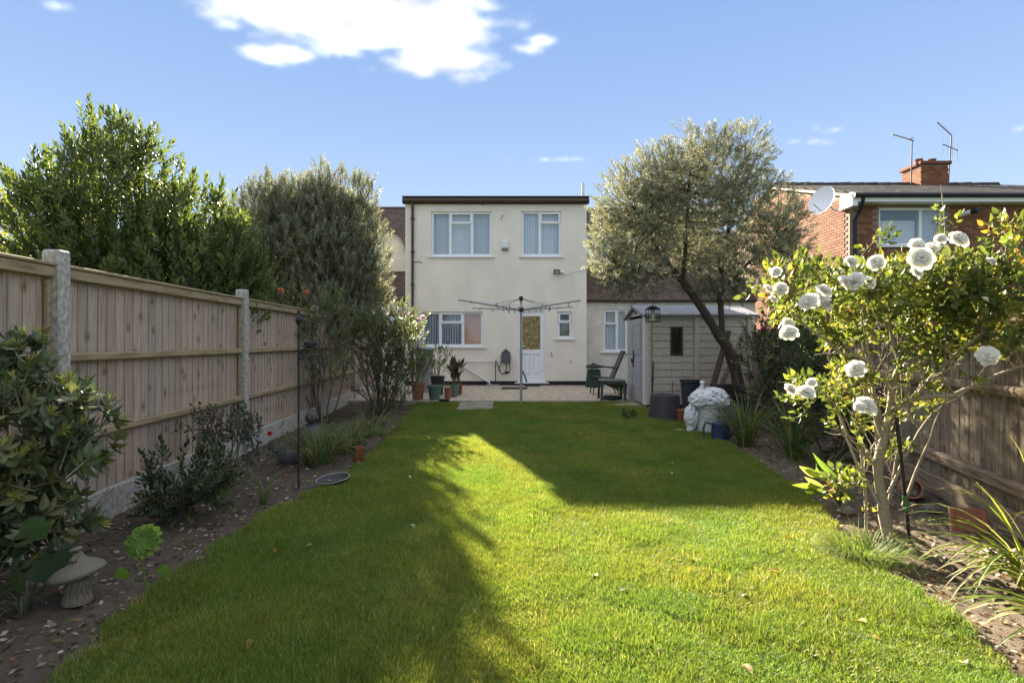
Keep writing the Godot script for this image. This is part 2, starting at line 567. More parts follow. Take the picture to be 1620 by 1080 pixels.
func bed(called: String, span: Callable):
	var m := MB.new()
	var ds := []
	var d := -2.0
	while d < 11.6:
		ds.append(d)
		d += 0.05 if d > 1.5 and d < 6.0 else 0.12
	ds.append(11.62)
	var grid := []
	var nx := 46
	for dd in ds:
		var row := []
		var s: Vector2 = span.call(dd)
		for i in nx + 1:
			var x := lerpf(s.x, s.y, float(i) / nx)
			var y := -0.035 + wob.get_noise_2d(x * 5.0, dd * 5.0) * 0.03 + wob.get_noise_2d(x * 22.0, dd * 22.0) * 0.02
			row.append(Vector3(x, y, -dd))
		grid.append(row)
	var nor := []
	var tone := []
	var pale := 1.4 if called.ends_with("right") else 1.0  # right bed soil lightened in its colour to stand in for sunlight
	for j in ds.size():
		var nr := []
		var tr := []
		for i in nx + 1:
			var a: Vector3 = grid[j][mini(i + 1, nx)] - grid[j][maxi(i - 1, 0)]
			var b: Vector3 = grid[mini(j + 1, ds.size() - 1)][i] - grid[maxi(j - 1, 0)][i]
			nr.append(a.cross(b).normalized())
			var p: Vector3 = grid[j][i]
			var k := clampf(0.5 + wob.get_noise_2d(p.x * 9.0, p.z * 9.0) * 0.6 + rf(-0.4, 0.4), 0, 1)
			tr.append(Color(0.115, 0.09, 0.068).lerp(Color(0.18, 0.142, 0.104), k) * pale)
		nor.append(nr)
		tone.append(tr)
	for j in ds.size() - 1:
		for i in nx:
			for t in [[[j, i], [j, i + 1], [j + 1, i + 1]], [[j, i], [j + 1, i + 1], [j + 1, i]]]:
				for q in [t[0], t[2], t[1]]:
					m.v.append(grid[q[0]][q[1]])
					m.n.append(nor[q[0]][q[1]])
					m.c.append(tone[q[0]][q[1]])
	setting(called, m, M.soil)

func multi(called: String, shape: MB, m: Material, places: Array, cols: Array) -> MultiMeshInstance3D:
	var mm := MultiMesh.new()
	mm.transform_format = MultiMesh.TRANSFORM_3D
	mm.use_colors = true
	mm.mesh = shape.mesh()
	mm.instance_count = places.size()
	for i in places.size():
		mm.set_instance_transform(i, places[i])
		mm.set_instance_color(i, cols[i])
	var o := MultiMeshInstance3D.new()
	o.name = called
	o.multimesh = mm
	o.material_override = m
	o.set_meta("kind", "stuff")
	return o

func grass_blades():
	var m := MB.new()
	for i in 620:
		var a := R.randf() * TAU
		var r := sqrt(R.randf()) * 0.14
		var p := Vector3(cos(a) * r, -0.004, sin(a) * r)
		var h := rf(0.016, 0.05)
		var lean := Vector3(rf(-1, 1), 0, rf(-1, 1)) * h * rf(0.25, 0.9)
		var w := Vector3(rf(-1, 1), 0, rf(-1, 1)).normalized() * rf(0.0012, 0.0023)
		var q := p + Vector3(0, h * 0.62, 0) + lean * 0.4
		var t := p + Vector3(0, h, 0) + lean
		var col := Color(0.125, 0.19, 0.034).lerp(Color(0.205, 0.265, 0.055), R.randf())
		if R.randf() < 0.08:
			col = Color(0.40, 0.36, 0.18)
		m.quad(p - w, p + w, q + w * 0.8, q - w * 0.8, col)
		m.tri(q - w * 0.8, q + w * 0.8, t, col)
	var places := []
	var cols := []
	var nz := FastNoiseLite.new()
	nz.seed = 33
	nz.frequency = 0.8
	nz.fractal_octaves = 4
	for i in 7200:
		var d := lerpf(1.1, 11.55, pow(R.randf(), 1.3))
		var a := pwl(LE, d) - 0.03
		var b := pwl(RE, d) + 0.03
		var x := rf(a, b)
		if bare(x, d) > 0.22:
			continue
		var k := nz.get_noise_2d(x, d)
		var sc := rf(0.7, 1.15) * (1.0 + 0.5 * nz.get_noise_2d(x * 2.3 + 40.0, d * 2.3)) * (0.75 if bare(x, d) > -0.05 else 1.0)
		places.append(Transform3D(Basis(Vector3.UP, R.randf() * TAU).scaled(Vector3(1.0, sc, 1.0)), Vector3(x, lawn_y(x, d), -d)))
		var k3 := nz.get_noise_2d(x * 6.0 + 70.0, d * 6.0)
		var c := Color(0.80, 1.0, 0.80).lerp(Color(1.32, 1.14, 0.95), clampf(0.5 + k * 1.0 + k3 * 0.9, 0, 1))
		cols.append(c * rf(0.78, 1.18))
	var o := multi("lawn_grass", m, M.grass, places, cols)
	o.set_meta("label", "short mown green grass covering the whole lawn")
	o.set_meta("category", "grass")
	add_child(o)

func litter():
	var m := MB.new()
	m.tri(Vector3(-0.5, 0, 0.12), Vector3(0.05, 0.12, 0.3), Vector3(0.0, 0.02, -0.22))
	m.tri(Vector3(0.05, 0.12, 0.3), Vector3(0.55, 0.06, -0.05), Vector3(0.0, 0.02, -0.22))
	var pl := []
	var cols := []
	var kinds := [Color(0.20, 0.14, 0.08), Color(0.33, 0.25, 0.15), Color(0.12, 0.085, 0.055), Color(0.45, 0.38, 0.26), Color(0.16, 0.17, 0.05), Color(0.28, 0.14, 0.07), Color(0.6, 0.56, 0.48)]
	for i in 13000:
		var d := lerpf(1.4, 11.4, pow(R.randf(), 1.7))
		var left := R.randf() < 0.42
		var x := rf(-3.1, pwl(LE, d)) if left else rf(pwl(RE, d) + 0.02, 2.5 + 0.233 * d)
		var s := rf(0.012, 0.048)
		pl.append(Transform3D(Basis.from_euler(Vector3(rf(-0.5, 0.5), R.randf() * TAU, rf(-0.5, 0.5))).scaled(Vector3(s, s, s)), Vector3(x, -0.028 + wob.get_noise_2d(x * 5.0, d * 5.0) * 0.03, -d)))
		cols.append(kinds[R.randi() % 7])
	var o := multi("leaf_litter", m, M.leaf_soft, pl, cols)
	o.set_meta("label", "small dry leaf scraps scattered over the soil of both borders")
	o.set_meta("category", "leaf litter")
	add_child(o)
	m = MB.new()
	m.cbox(Vector3.ZERO, Vector3(1, 0.7, 0.8), 0.25)
	pl = []
	cols = []
	for i in 1500:
		var d := lerpf(1.4, 11.4, pow(R.randf(), 1.5))
		var x := rf(-3.1, pwl(LE, d)) if R.randf() < 0.55 else rf(pwl(RE, d) + 0.02, 2.5 + 0.233 * d)
		var s := rf(0.006, 0.024)
		pl.append(Transform3D(Basis.from_euler(rv(3.0)).scaled(Vector3(s, s, s)), Vector3(x, -0.035 + wob.get_noise_2d(x * 5.0, d * 5.0) * 0.03, -d)))
		var g := rf(0.10, 0.34)
		cols.append(Color(g, g * 0.88, g * 0.74))
	o = multi("pebbles", m, M.stone, pl, cols)
	o.set_meta("label", "small stones and crumbs of earth on the border soil")
	o.set_meta("category", "pebbles")
	add_child(o)

# A wall in the xy plane with rectangular openings: faces, reveals and outer edges. holes: [x0, x1, y0, y1]
func wall_holes(m: MB, x0: float, x1: float, y0: float, y1: float, zf: float, zb: float, holes: Array):
	var xs := [x0, x1]
	for h in holes:
		xs.append(h[0]); xs.append(h[1])
	xs.sort()
	for i in xs.size() - 1:
		var a: float = xs[i]
		var b: float = xs[i + 1]
		if b - a < 1e-5:
			continue
		var cuts := []
		for h in holes:
			if h[0] <= a + 1e-5 and h[1] >= b - 1e-5:
				cuts.append(Vector2(h[2], h[3]))
		cuts.sort_custom(func(p, q): return p.x < q.x)
		var y := y0
		for k in cuts + [Vector2(y1, y1)]:
			if k.x - y > 1e-5:
				m.quad(Vector3(a, y, zf), Vector3(b, y, zf), Vector3(b, k.x, zf), Vector3(a, k.x, zf))
				m.quad(Vector3(b, y, zb), Vector3(a, y, zb), Vector3(a, k.x, zb), Vector3(b, k.x, zb))
			y = k.y
	for h in holes:
		var mid := Vector3((h[0] + h[1]) / 2, (h[2] + h[3]) / 2, (zf + zb) / 2)
		for e in [[0, 2, 0, 3], [1, 2, 1, 3], [0, 2, 1, 2], [0, 3, 1, 3]]:
			var p := Vector2(h[e[0]], h[e[1]])
			var q := Vector2(h[e[2]], h[e[3]])
			var A := Vector3(p.x, p.y, zf)
			var B := Vector3(q.x, q.y, zf)
			var D := Vector3(q.x, q.y, zb)
			var E := Vector3(p.x, p.y, zb)
			if (B - A).cross(D - A).dot(mid - A) < 0.0:
				m.quad(A, E, D, B)
			else:
				m.quad(A, B, D, E)
	m.quad(Vector3(x0, y0, zb), Vector3(x0, y0, zf), Vector3(x0, y1, zf), Vector3(x0, y1, zb))
	m.quad(Vector3(x1, y0, zf), Vector3(x1, y0, zb), Vector3(x1, y1, zb), Vector3(x1, y1, zf))
	m.quad(Vector3(x0, y1, zf), Vector3(x1, y1, zf), Vector3(x1, y1, zb), Vector3(x0, y1, zb))

func ring(m: MB, x0: float, x1: float, y0: float, y1: float, w: float, zf: float, dep: float, ch := 0.005):
	var z := zf - dep / 2
	m.cbox(Vector3(x0 + w / 2, (y0 + y1) / 2, z), Vector3(w, y1 - y0, dep), ch)
	m.cbox(Vector3(x1 - w / 2, (y0 + y1) / 2, z), Vector3(w, y1 - y0, dep), ch)
	m.cbox(Vector3((x0 + x1) / 2, y0 + w / 2, z), Vector3(x1 - x0 - 2 * w, w, dep - 0.004), ch)
	m.cbox(Vector3((x0 + x1) / 2, y1 - w / 2, z), Vector3(x1 - x0 - 2 * w, w, dep - 0.004), ch)

# bays: [x0, x1, y of the transom or 0]; the light above a transom is a top-hung sash standing proud.
func window(parent: Node3D, x0: float, x1: float, y0: float, y1: float, zf: float, bays: Array, label := "") -> MeshInstance3D:
	var m := MB.new()
	var w := 0.045
	ring(m, x0, x1, y0, y1, w, zf, 0.07)
	for i in bays.size():
		var b: Array = bays[i]
		if i > 0:
			m.cbox(Vector3(b[0], (y0 + y1) / 2, zf - 0.034), Vector3(0.05, y1 - y0 - 2 * w, 0.066), 0.005)
		if b[2] > 0.0:
			m.cbox(Vector3((b[0] + b[1]) / 2, b[2], zf - 0.034), Vector3(b[1] - b[0] - 0.05, 0.05, 0.06), 0.005)
	var o := part(parent, "window", m, M.white)
	if label != "":
		o.set_meta("label", label)
	for b in bays:
		var a: float = maxf(b[0], x0 + w - 0.02) + 0.022
		var e: float = minf(b[1], x1 - w + 0.02) - 0.022
		var lows := [[y0 + w, y1 - w]]
		if b[2] > 0.0:
			lows = [[y0 + w, b[2] - 0.022], [b[2] + 0.022, y1 - w]]
			var s := MB.new()
			ring(s, a - 0.02, e + 0.02, b[2] - 0.01, y1 - w + 0.02, 0.05, zf + 0.022, 0.045)
			part(o, "sash", s, M.white)
		for l in lows:
			var g := MB.new()
			g.box2(Vector3(a - 0.005, l[0] - 0.005, zf - 0.04), Vector3(e + 0.005, l[1] + 0.005, zf - 0.034))
			part(o, "pane", g, M.glass)
			if l == lows[0]:
				var bd := MB.new()
				ring(bd, a - 0.012, e + 0.012, l[0] - 0.012, l[1] + 0.012, 0.028, zf - 0.006, 0.026, 0.004)
				part(o, "bead", bd, M.white)
	var si := MB.new()
	si.cbox(Vector3((x0 + x1) / 2, y0 - 0.028, zf - 0.0), Vector3(x1 - x0 + 0.16, 0.05, 0.19), 0.008)
	part(o, "sill", si, M.white_dull)
	return o

func vertical_blind(parent: Node3D, a: float, e: float, y0: float, y1: float, z: float, turn: float, m: Material, step := 0.075):
	var b := MB.new()
	var x := a
	while x < e:
		b.box(Vector3(x, (y0 + y1) / 2, z), Vector3(0.078, y1 - y0, 0.002), Color.WHITE, Basis(Vector3.UP, turn + rf(-0.06, 0.06)))
		x += step
	part(parent, "vertical_blind", b, m)

func net_curtain(parent: Node3D, a: float, e: float, y0: float, y1: float, z: float):
	var b := MB.new()
	var n := 60
	var gather := rf(0.0, 6.0)
	for i in n:
		var q := []
		for k in [i, i + 1]:
			var x := lerpf(a, e, float(k) / n)
			q.append(Vector3(x, 0, z + 0.018 * sin(k * 1.35 + gather) + 0.008 * sin(k * 0.47)))
		b.quad(q[0] + Vector3(0, y0, 0), q[1] + Vector3(0, y0, 0), q[1] + Vector3(0, y1, 0), q[0] + Vector3(0, y1, 0))
	part(parent, "net_curtain", b, M.net)

func tiles(parent: Node3D, at: Vector3, ux: Vector3, width: float, uv: Vector3, length: float, tw: float, th: float, mats: Array, most: int):
	var t := MB.new()
	t.box(Vector3(0, 0.006, 0), Vector3(tw * 0.985, 0.016, th * 1.3))
	var nrm := uv.cross(ux).normalized()
	if nrm.y < 0:
		nrm = -nrm
	var places := []
	var rows := int(length / th)
	for j in rows:
		var n := int(width / tw)
		for i in n:
			var p := at + ux * (tw * (i + 0.5 + (0.5 if j % 2 == 1 else 0.0))) + uv * (th * (j + 0.5)) + nrm * rf(0.004, 0.012)
			if (p - at).dot(ux) > width:
				continue
			var b := Basis(ux, nrm, -uv) if ux.cross(nrm).dot(-uv) > 0 else Basis(-ux, nrm, -uv)
			b = b * Basis(Vector3.RIGHT, 0.085 + rf(-0.015, 0.015)) * Basis(Vector3.UP, rf(-0.012, 0.012))
			places.append([Transform3D(b, p), 0, R.randi() % mats.size()])
	pieces(parent, "roof_tile", "roof_tiles", places, [t], mats, most)

func slab_roof(m: MB, at: Vector3, ux: Vector3, width: float, uv: Vector3, length: float, thick: float):
	var nrm := uv.cross(ux).normalized()
	if nrm.y < 0:
		nrm = -nrm
	var c := at + ux * width / 2 + uv * length / 2 - nrm * thick / 2
	m.box(c, Vector3(width, thick, length), Color.WHITE, Basis(ux, nrm, ux.cross(nrm)))

func house():
	var h := thing("rendered_house", "cream rendered two-storey house with flat brown-edged roof at the lawn's end", "house", Vector3.ZERO)
	var L := -2.929
	var RT := 2.045
	var zf := -15.6
	var w1 := [-2.219, -0.555, 3.590, 4.812]
	var w2 := [0.260, 1.352, 3.590, 4.821]
	var w3 := [-2.479, -0.797, 1.111, 2.065]
	var w4 := [1.248, 1.647, 1.337, 2.065]
	var dr := [0.165, 0.919, 0.13, 2.082]
	var m := MB.new()
	wall_holes(m, L, RT, 0.05, 5.06, zf, zf - 0.27, [w1, w2, w3, w4, dr])
	part(h, "wall", m, M.render)
	m = MB.new()
	m.box2(Vector3(L, 0.05, zf - 0.272), Vector3(L + 0.25, 5.06, -20.0))
	part(h, "side_wall", m, M.render)
	m = MB.new()
	m.box2(Vector3(RT - 0.25, 0.05, zf - 0.272), Vector3(RT, 5.06, -20.0))
	part(h, "side_wall", m, M.render)
	m = MB.new()
	m.box2(Vector3(L + 0.252, 2.45, zf - 0.272), Vector3(RT - 0.252, 2.72, -19.9))
	m.box2(Vector3(L + 0.252, 0.0, zf - 0.272), Vector3(RT - 0.252, 0.12, -19.9))
	m.box2(Vector3(L + 0.252, 0.121, -19.9), Vector3(RT - 0.252, 5.05, -20.0))
	m.box2(Vector3(0.1, 0.121, zf - 0.275), Vector3(0.2, 2.449, -19.89))
	m.box2(Vector3(0.0, 2.721, zf - 0.275), Vector3(0.1, 5.05, -19.89))
	part(h, "inner_walls", m, M.dark_room)
	m = MB.new()
	m.box2(Vector3(L - 0.03, 5.062, zf + 0.03), Vector3(RT + 0.03, 5.19, -20.1))
	part(h, "flat_roof", m, M.black_dull)
	m = MB.new()
	m.cbox(Vector3((L + RT) / 2, 5.10, zf + 0.045), Vector3(RT - L + 0.1, 0.19, 0.025), 0.005)
	m.cbox(Vector3((L + RT) / 2, 5.205, zf + 0.06), Vector3(RT - L + 0.16, 0.025, 0.09), 0.006)
	for x in [L - 0.045, RT + 0.045]:
		m.cbox(Vector3(x, 5.11, zf + 0.03), Vector3(0.03, 0.2, 0.16), 0.005)
	part(h, "fascia", m, M.brown_trim)
	m = MB.new()
	m.tube([Vector3(L - 0.06, 5.09, zf + 0.115), Vector3(RT + 0.06, 5.085, zf + 0.115)], [0.05], 12)
	part(h, "gutter", m, M.brown_trim)
	m = MB.new()
	var px := -2.721
	m.tube([Vector3(px, 5.06, zf + 0.1), Vector3(px, 4.9, zf + 0.055), Vector3(px, 0.06, zf + 0.055)], [0.036], 10)
	for y in [4.6, 3.7, 2.8, 2.0, 1.1]:
		m.cbox(Vector3(px, y, zf + 0.05), Vector3(0.11, 0.04, 0.09), 0.006)
	part(h, "downpipe", m, M.brown_trim)
	m = MB.new()
	m.box2(Vector3(L - 0.004, 0.04, zf + 0.001), Vector3(dr[0] - 0.02, 0.165, zf + 0.014))
	m.box2(Vector3(dr[1] + 0.02, 0.04, zf + 0.001), Vector3(RT + 0.006, 0.165, zf + 0.014))
	m.box2(Vector3(dr[0] - 0.019, 0.04, zf + 0.001), Vector3(dr[1] + 0.019, 0.10, zf + 0.014))
	part(h, "plinth", m, M.black_dull)
	m = MB.new()
	m.tube([Vector3(2.150, 5.626, -17.200), Vector3(2.150, 6.009, -17.200)], [0.045], 12)
	m.tube([Vector3(2.150, 5.990, -17.200), Vector3(2.150, 6.056, -17.200)], [0.055, 0.03], 12)
	part(h, "flue", m, M.white_dull)
	# windows
	var o := window(h, w1[0], w1[1], w1[2], w1[3], zf - 0.05, [[w1[0], -1.699, 0], [-1.699, -1.101, 4.500], [-1.101, w1[1], 0]], "wide upper window hung with pale net curtains")
	net_curtain(o, w1[0], -1.716, w1[2], w1[3], zf - 0.20)
	vertical_blind(o, -1.716, -1.092, w1[2], w1[3], zf - 0.22, 0.35, M.blind)
	net_curtain(o, -1.109, w1[1], w1[2], w1[3], zf - 0.20)
	o = window(h, w2[0], w2[1], w2[2], w2[3], zf - 0.05, [[w2[0], 0.763, 0], [0.763, w2[1], 4.509]], "two-light upper window with vertical blinds")
	vertical_blind(o, w2[0] - 0.02, w2[1] + 0.02, w2[2], w2[3], zf - 0.18, 0.42, M.blind)
	o = window(h, w3[0], w3[1], w3[2], w3[3], zf - 0.05, [[w3[0], -1.976, 0], [-1.976, -1.352, 1.770], [-1.352, w3[1], 0]], "wide ground floor window, an added orange sheet imitating the glow in its end light")
	vertical_blind(o, w3[0], -1.352, w3[2], w3[3], zf - 0.2, 1.25, M.blind, 0.07)
	m = MB.new()
	m.box2(Vector3(-1.335, w3[2], zf - 0.135), Vector3(w3[1], w3[3], zf - 0.13))  # added sheet whose colour stands in for the orange glow in this pane
	part(o, "glow_sheet", m, M.orange_glow_sheet)
	window(h, w4[0], w4[1], w4[2], w4[3], zf - 0.05, [[w4[0], w4[1], 1.787]], "small narrow window beside the back door")
	# door
	m = MB.new()
	ring(m, dr[0], dr[1], dr[2], dr[3], 0.06, zf - 0.03, 0.08)
	var d := part(h, "door", m, M.white)
	d.set_meta("label", "white half-glazed back door")
	var x0: float = dr[0] + 0.062
	var x1: float = dr[1] - 0.062
	m = MB.new()
	var gy := 1.025
	var gt := 1.943
	var ga := x0 + 0.06
	var ge := 0.780
	var z := zf - 0.06
	m.cbox(Vector3((x0 + ga) / 2, 1.15, z), Vector3(ga - x0, 1.95, 0.05), 0.004)
	m.cbox(Vector3((x1 + ge) / 2, 1.15, z), Vector3(x1 - ge, 1.95, 0.05), 0.004)
	m.cbox(Vector3((ga + ge) / 2, (gt + 2.125) / 2, z), Vector3(ge - ga, 2.125 - gt, 0.048), 0.004)
	m.cbox(Vector3((ga + ge) / 2, gy - 0.06, z), Vector3(ge - ga, 0.12, 0.048), 0.004)
	m.cbox(Vector3((ga + ge) / 2, 0.24, z), Vector3(ge - ga, 0.13, 0.048), 0.004)
	m.cbox(Vector3((ga + ge) / 2, (0.305 + gy - 0.12) / 2, z), Vector3(0.06, gy - 0.12 - 0.305, 0.046), 0.004)
	m.box2(Vector3(ga, 0.3, z - 0.02), Vector3(ge, gy - 0.1, z - 0.005))
	part(d, "door_leaf", m, M.white)
	for k in [0, 1]:
		var pm := MB.new()
		var pa: float = ga + 0.05 + k * ((ge - ga) / 2)
		pm.cbox(Vector3(pa + (ge - ga) / 4 - 0.04, (0.305 + gy - 0.12) / 2, z + 0.002), Vector3((ge - ga) / 2 - 0.13, gy - 0.55, 0.03), 0.012)
		part(d, "door_panel", pm, M.white)
	m = MB.new()
	m.box2(Vector3(ga - 0.01, gy - 0.01, z - 0.012), Vector3(ge + 0.01, gt + 0.01, z + 0.004))
	part(d, "pane", m, M.obscure)
	for y in [0.5, 1.15, 1.85]:
		m = MB.new()
		m.cbox(Vector3(dr[1] - 0.06, y, zf - 0.025), Vector3(0.05, 0.1, 0.02), 0.005)
		part(d, "hinge", m, M.white)
	m = MB.new()
	m.cbox(Vector3(x0 + 0.03, 1.1, zf - 0.03), Vector3(0.03, 0.2, 0.012), 0.004)
	m.tube([Vector3(x0 + 0.03, 1.13, zf - 0.01), Vector3(x0 + 0.03, 1.13, zf + 0.03), Vector3(x0 + 0.13, 1.125, zf + 0.032)], [0.009], 8)
	part(d, "handle", m, M.white)
	m = MB.new()
	m.cbox(Vector3((dr[0] + dr[1]) / 2, 0.115, zf + 0.02), Vector3(dr[1] - dr[0] + 0.18, 0.03, 0.14), 0.006)
	part(d, "threshold", m, M.white_dull)
	# white waste pipes
	m = MB.new()
	m.tube([Vector3(-1.399, 0.706, -15.550), Vector3(-0.449, 0.714, -15.550)], [0.017], 8)
	m.tube([Vector3(-1.503, 0.680, -15.550), Vector3(-0.622, 0.127, -15.550), Vector3(-0.605, 0.058, -15.550)], [0.022], 8)
	part(h, "waste_pipe", m, M.white_dull)
	m = MB.new()
	m.cbox(Vector3(-0.191, 3.902, zf + 0.04), Vector3(0.17, 0.2, 0.08), 0.012)
	m.cbox(Vector3(-0.191, 3.781, zf + 0.045), Vector3(0.18, 0.06, 0.1), 0.01, Color(0.3, 0.3, 0.3))
	part(h, "wall_vent", m, M.white_dull)
	m = MB.new()
	m.tube([Vector3(-2.683, 3.431, -15.580), Vector3(-2.580, 3.441, -15.585), Vector3(-2.460, 3.407, -15.590)], [0.008], 5)
	part(h, "loose_cable", m, M.black)
	for k in [Vector3(-0.260, 4.696, -15.585), Vector3(-0.294, 4.627, -15.585), Vector3(1.073, 0.956, -15.580), Vector3(1.091, 0.886, -15.580), Vector3(1.610, 0.713, -15.580), Vector3(-0.797, 5.009, -15.590)]:
		m = MB.new()
		m.tube([k + Vector3(0, 0, -0.03), k + Vector3(0, 0, 0.03), k + Vector3(0, -0.04, 0.045)], [0.011], 6)
		part(h, "wall_hook", m, M.brown_trim)
	# lower range to the right with the catslide roof
	var zr := -16.35
	m = MB.new()
	var rw := [2.625, 3.325, 0.959, 2.176]
	wall_holes(m, RT + 0.002, 7.0, 0.05, 2.40, zr, zr - 0.25, [rw])
	part(h, "lower_wall", m, M.cream)
	o = window(h, rw[0], rw[1], rw[2], rw[3], zr - 0.04, [[rw[0], 3.025, 1.759], [3.025, rw[1], 0]], "leaded white window beside the shed")
	net_curtain(o, rw[0], rw[1], rw[2], rw[3], zr - 0.14)
	for k in 2:
		m = MB.new()
		var lc := Vector3(2.825 + k * 0.33, 1.977, zr - 0.066)
		var ringp := []
		for q in 17:
			ringp.append(lc + Vector3(cos(q * TAU / 16), sin(q * TAU / 16), 0) * 0.07)
		m.tube(ringp, [0.006], 5)
		for q in 4:
			var dv := Vector3(cos(q * PI / 2 + 0.78), sin(q * PI / 2 + 0.78), 0)
			m.tube([lc + dv * 0.07, lc + dv * 0.19], [0.006], 5)
		part(o, "leadwork", m, M.steel)
	m = MB.new()
	m.tube([Vector3(RT + 0.004, 2.43, zr + 0.09), Vector3(7.0, 2.43, zr + 0.09)], [0.055], 10)
	m.box2(Vector3(RT + 0.004, 2.38, zr + 0.004), Vector3(7.0, 2.5, zr + 0.03))
	part(h, "lower_gutter", m, M.brown_trim)
	var uv := Vector3(0, 3.9, -5.6).normalized()
	m = MB.new()
	slab_roof(m, Vector3(RT + 0.006, 2.46, zr + 0.05), Vector3.RIGHT, 5.0, uv, 6.82, 0.06)
	slab_roof(m, Vector3(L + 0.002, 5.6, -20.9), Vector3.RIGHT, RT - L - 0.004, uv, 1.3, 0.06)
	part(h, "roof_deck", m, M.tile_brown[1])
	tiles(h, Vector3(RT + 0.01, 2.46, zr + 0.06), Vector3.RIGHT, 4.9, uv, 6.8, 0.165, 0.105, M.tile_brown, 0)
	# rear gable end that closes the roof
	m = MB.new()
	m.box2(Vector3(L + 0.3, 0.0, -22.2), Vector3(7.0, 2.4, -22.4))
	m.tri(Vector3(7.05, 2.4, -16.4), Vector3(7.05, 2.4, -22.0), Vector3(7.05, 6.3, -22.0))
	m.box2(Vector3(L, 2.4, -22.3), Vector3(7.0, 6.25, -22.1))
	part(h, "rear_wall", m, M.cream)
	# dormer on the right slope
	m = MB.new()
	var dw := [2.3, 3.6, 3.72, 4.62]
	wall_holes(m, 2.12, 4.4, 3.3, 4.75, -17.95, -18.15, [dw])
	m.box2(Vector3(2.12, 3.5, -18.152), Vector3(2.2, 4.75, -20.0))
	m.box2(Vector3(4.32, 3.5, -18.152), Vector3(4.4, 4.75, -20.0))
	part(h, "dormer", m, M.cream)
	o = window(h, dw[0], dw[1], dw[2], dw[3], -17.98, [[dw[0], 2.9, 0], [2.9, dw[1], 0]])
	net_curtain(o, dw[0], dw[1], dw[2], dw[3], -18.12)
	m = MB.new()
	m.box2(Vector3(2.06, 4.752, -17.8), Vector3(4.5, 4.9, -20.6))
	part(h, "dormer_roof", m, M.tile_brown[1])

func neighbour_house():
	var h := thing("tiled_house", "attached house with steep brown tiled roof and dormer behind the left trees", "house", Vector3.ZERO)
	var RT := -2.929 - 0.006
	var zr := -16.4
	var uv := Vector3(0, 3.9, -5.6).normalized()
	var m := MB.new()
	wall_holes(m, -11.0, RT, 0.0, 2.4, zr, zr - 0.25, [])
	m.box2(Vector3(-11, 0, -22.3), Vector3(RT, 6.2, -22.1))
	m.tri(Vector3(-11, 2.4, -16.4), Vector3(-11, 6.3, -22.0), Vector3(-11, 2.4, -22.0))
	part(h, "wall", m, M.cream)
	m = MB.new()
	slab_roof(m, Vector3(-11.0, 2.46, zr + 0.05), Vector3.RIGHT, 11.0 + RT - 0.002, uv, 6.82, 0.06)
	part(h, "roof", m, M.tile_brown[1])
	tiles(h, Vector3(-6.6, 2.46, zr + 0.06), Vector3.RIGHT, 6.55 + RT, uv, 6.8, 0.165, 0.105, M.tile_brown, 0)
	m = MB.new()
	m.tube([Vector3(-11, 6.36, -21.97), Vector3(RT, 6.36, -21.97)], [0.09], 10)
	part(h, "ridge", m, M.tile_brown[0])
	m = MB.new()
	var dw := [-5.2, -4.02, 3.62, 4.55]
	wall_holes(m, -5.9, -3.62, 3.2, 4.62, -17.7, -17.9, [dw])
	# curved cheek and swept roof of the dormer
	var pts := []
	for i in 9:
		var a := i / 8.0 * PI * 0.5
		pts.append(Vector2(-3.62 + 0.42 * sin(a), 4.62 - 1.25 * (1.0 - cos(a))))
	for i in 8:
		m.tri(Vector3(-3.62, 3.2, -17.7), Vector3(pts[i + 1].x, pts[i + 1].y, -17.7), Vector3(pts[i].x, pts[i].y, -17.7))
	m.tri(Vector3(-3.62, 3.2, -17.7), Vector3(-3.2, 3.2, -17.7), Vector3(pts[8].x, pts[8].y, -17.7))
	part(h, "dormer", m, M.cream)
	m = MB.new()
	for i in 8:
		m.quad(Vector3(pts[i].x, pts[i].y + 0.03, -17.55), Vector3(pts[i + 1].x, pts[i + 1].y + 0.03, -17.55), Vector3(pts[i + 1].x, pts[i + 1].y + 0.03, -21.0), Vector3(pts[i].x, pts[i].y + 0.03, -21.0))
		m.quad(Vector3(pts[i].x, pts[i].y - 0.05, -17.55), Vector3(pts[i + 1].x, pts[i + 1].y - 0.05, -17.55), Vector3(pts[i + 1].x, pts[i + 1].y + 0.03, -17.55), Vector3(pts[i].x, pts[i].y + 0.03, -17.55))
	m.box2(Vector3(-6.0, 4.622, -17.55), Vector3(-3.62, 4.70, -20.4))
	part(h, "dormer_roof", m, M.tile_brown[0])
	var o := window(h, dw[0], dw[1], dw[2], dw[3], -17.73, [[dw[0], -4.6, 0], [-4.6, dw[1], 0]])
	net_curtain(o, dw[0], dw[1], dw[2], dw[3], -17.86)

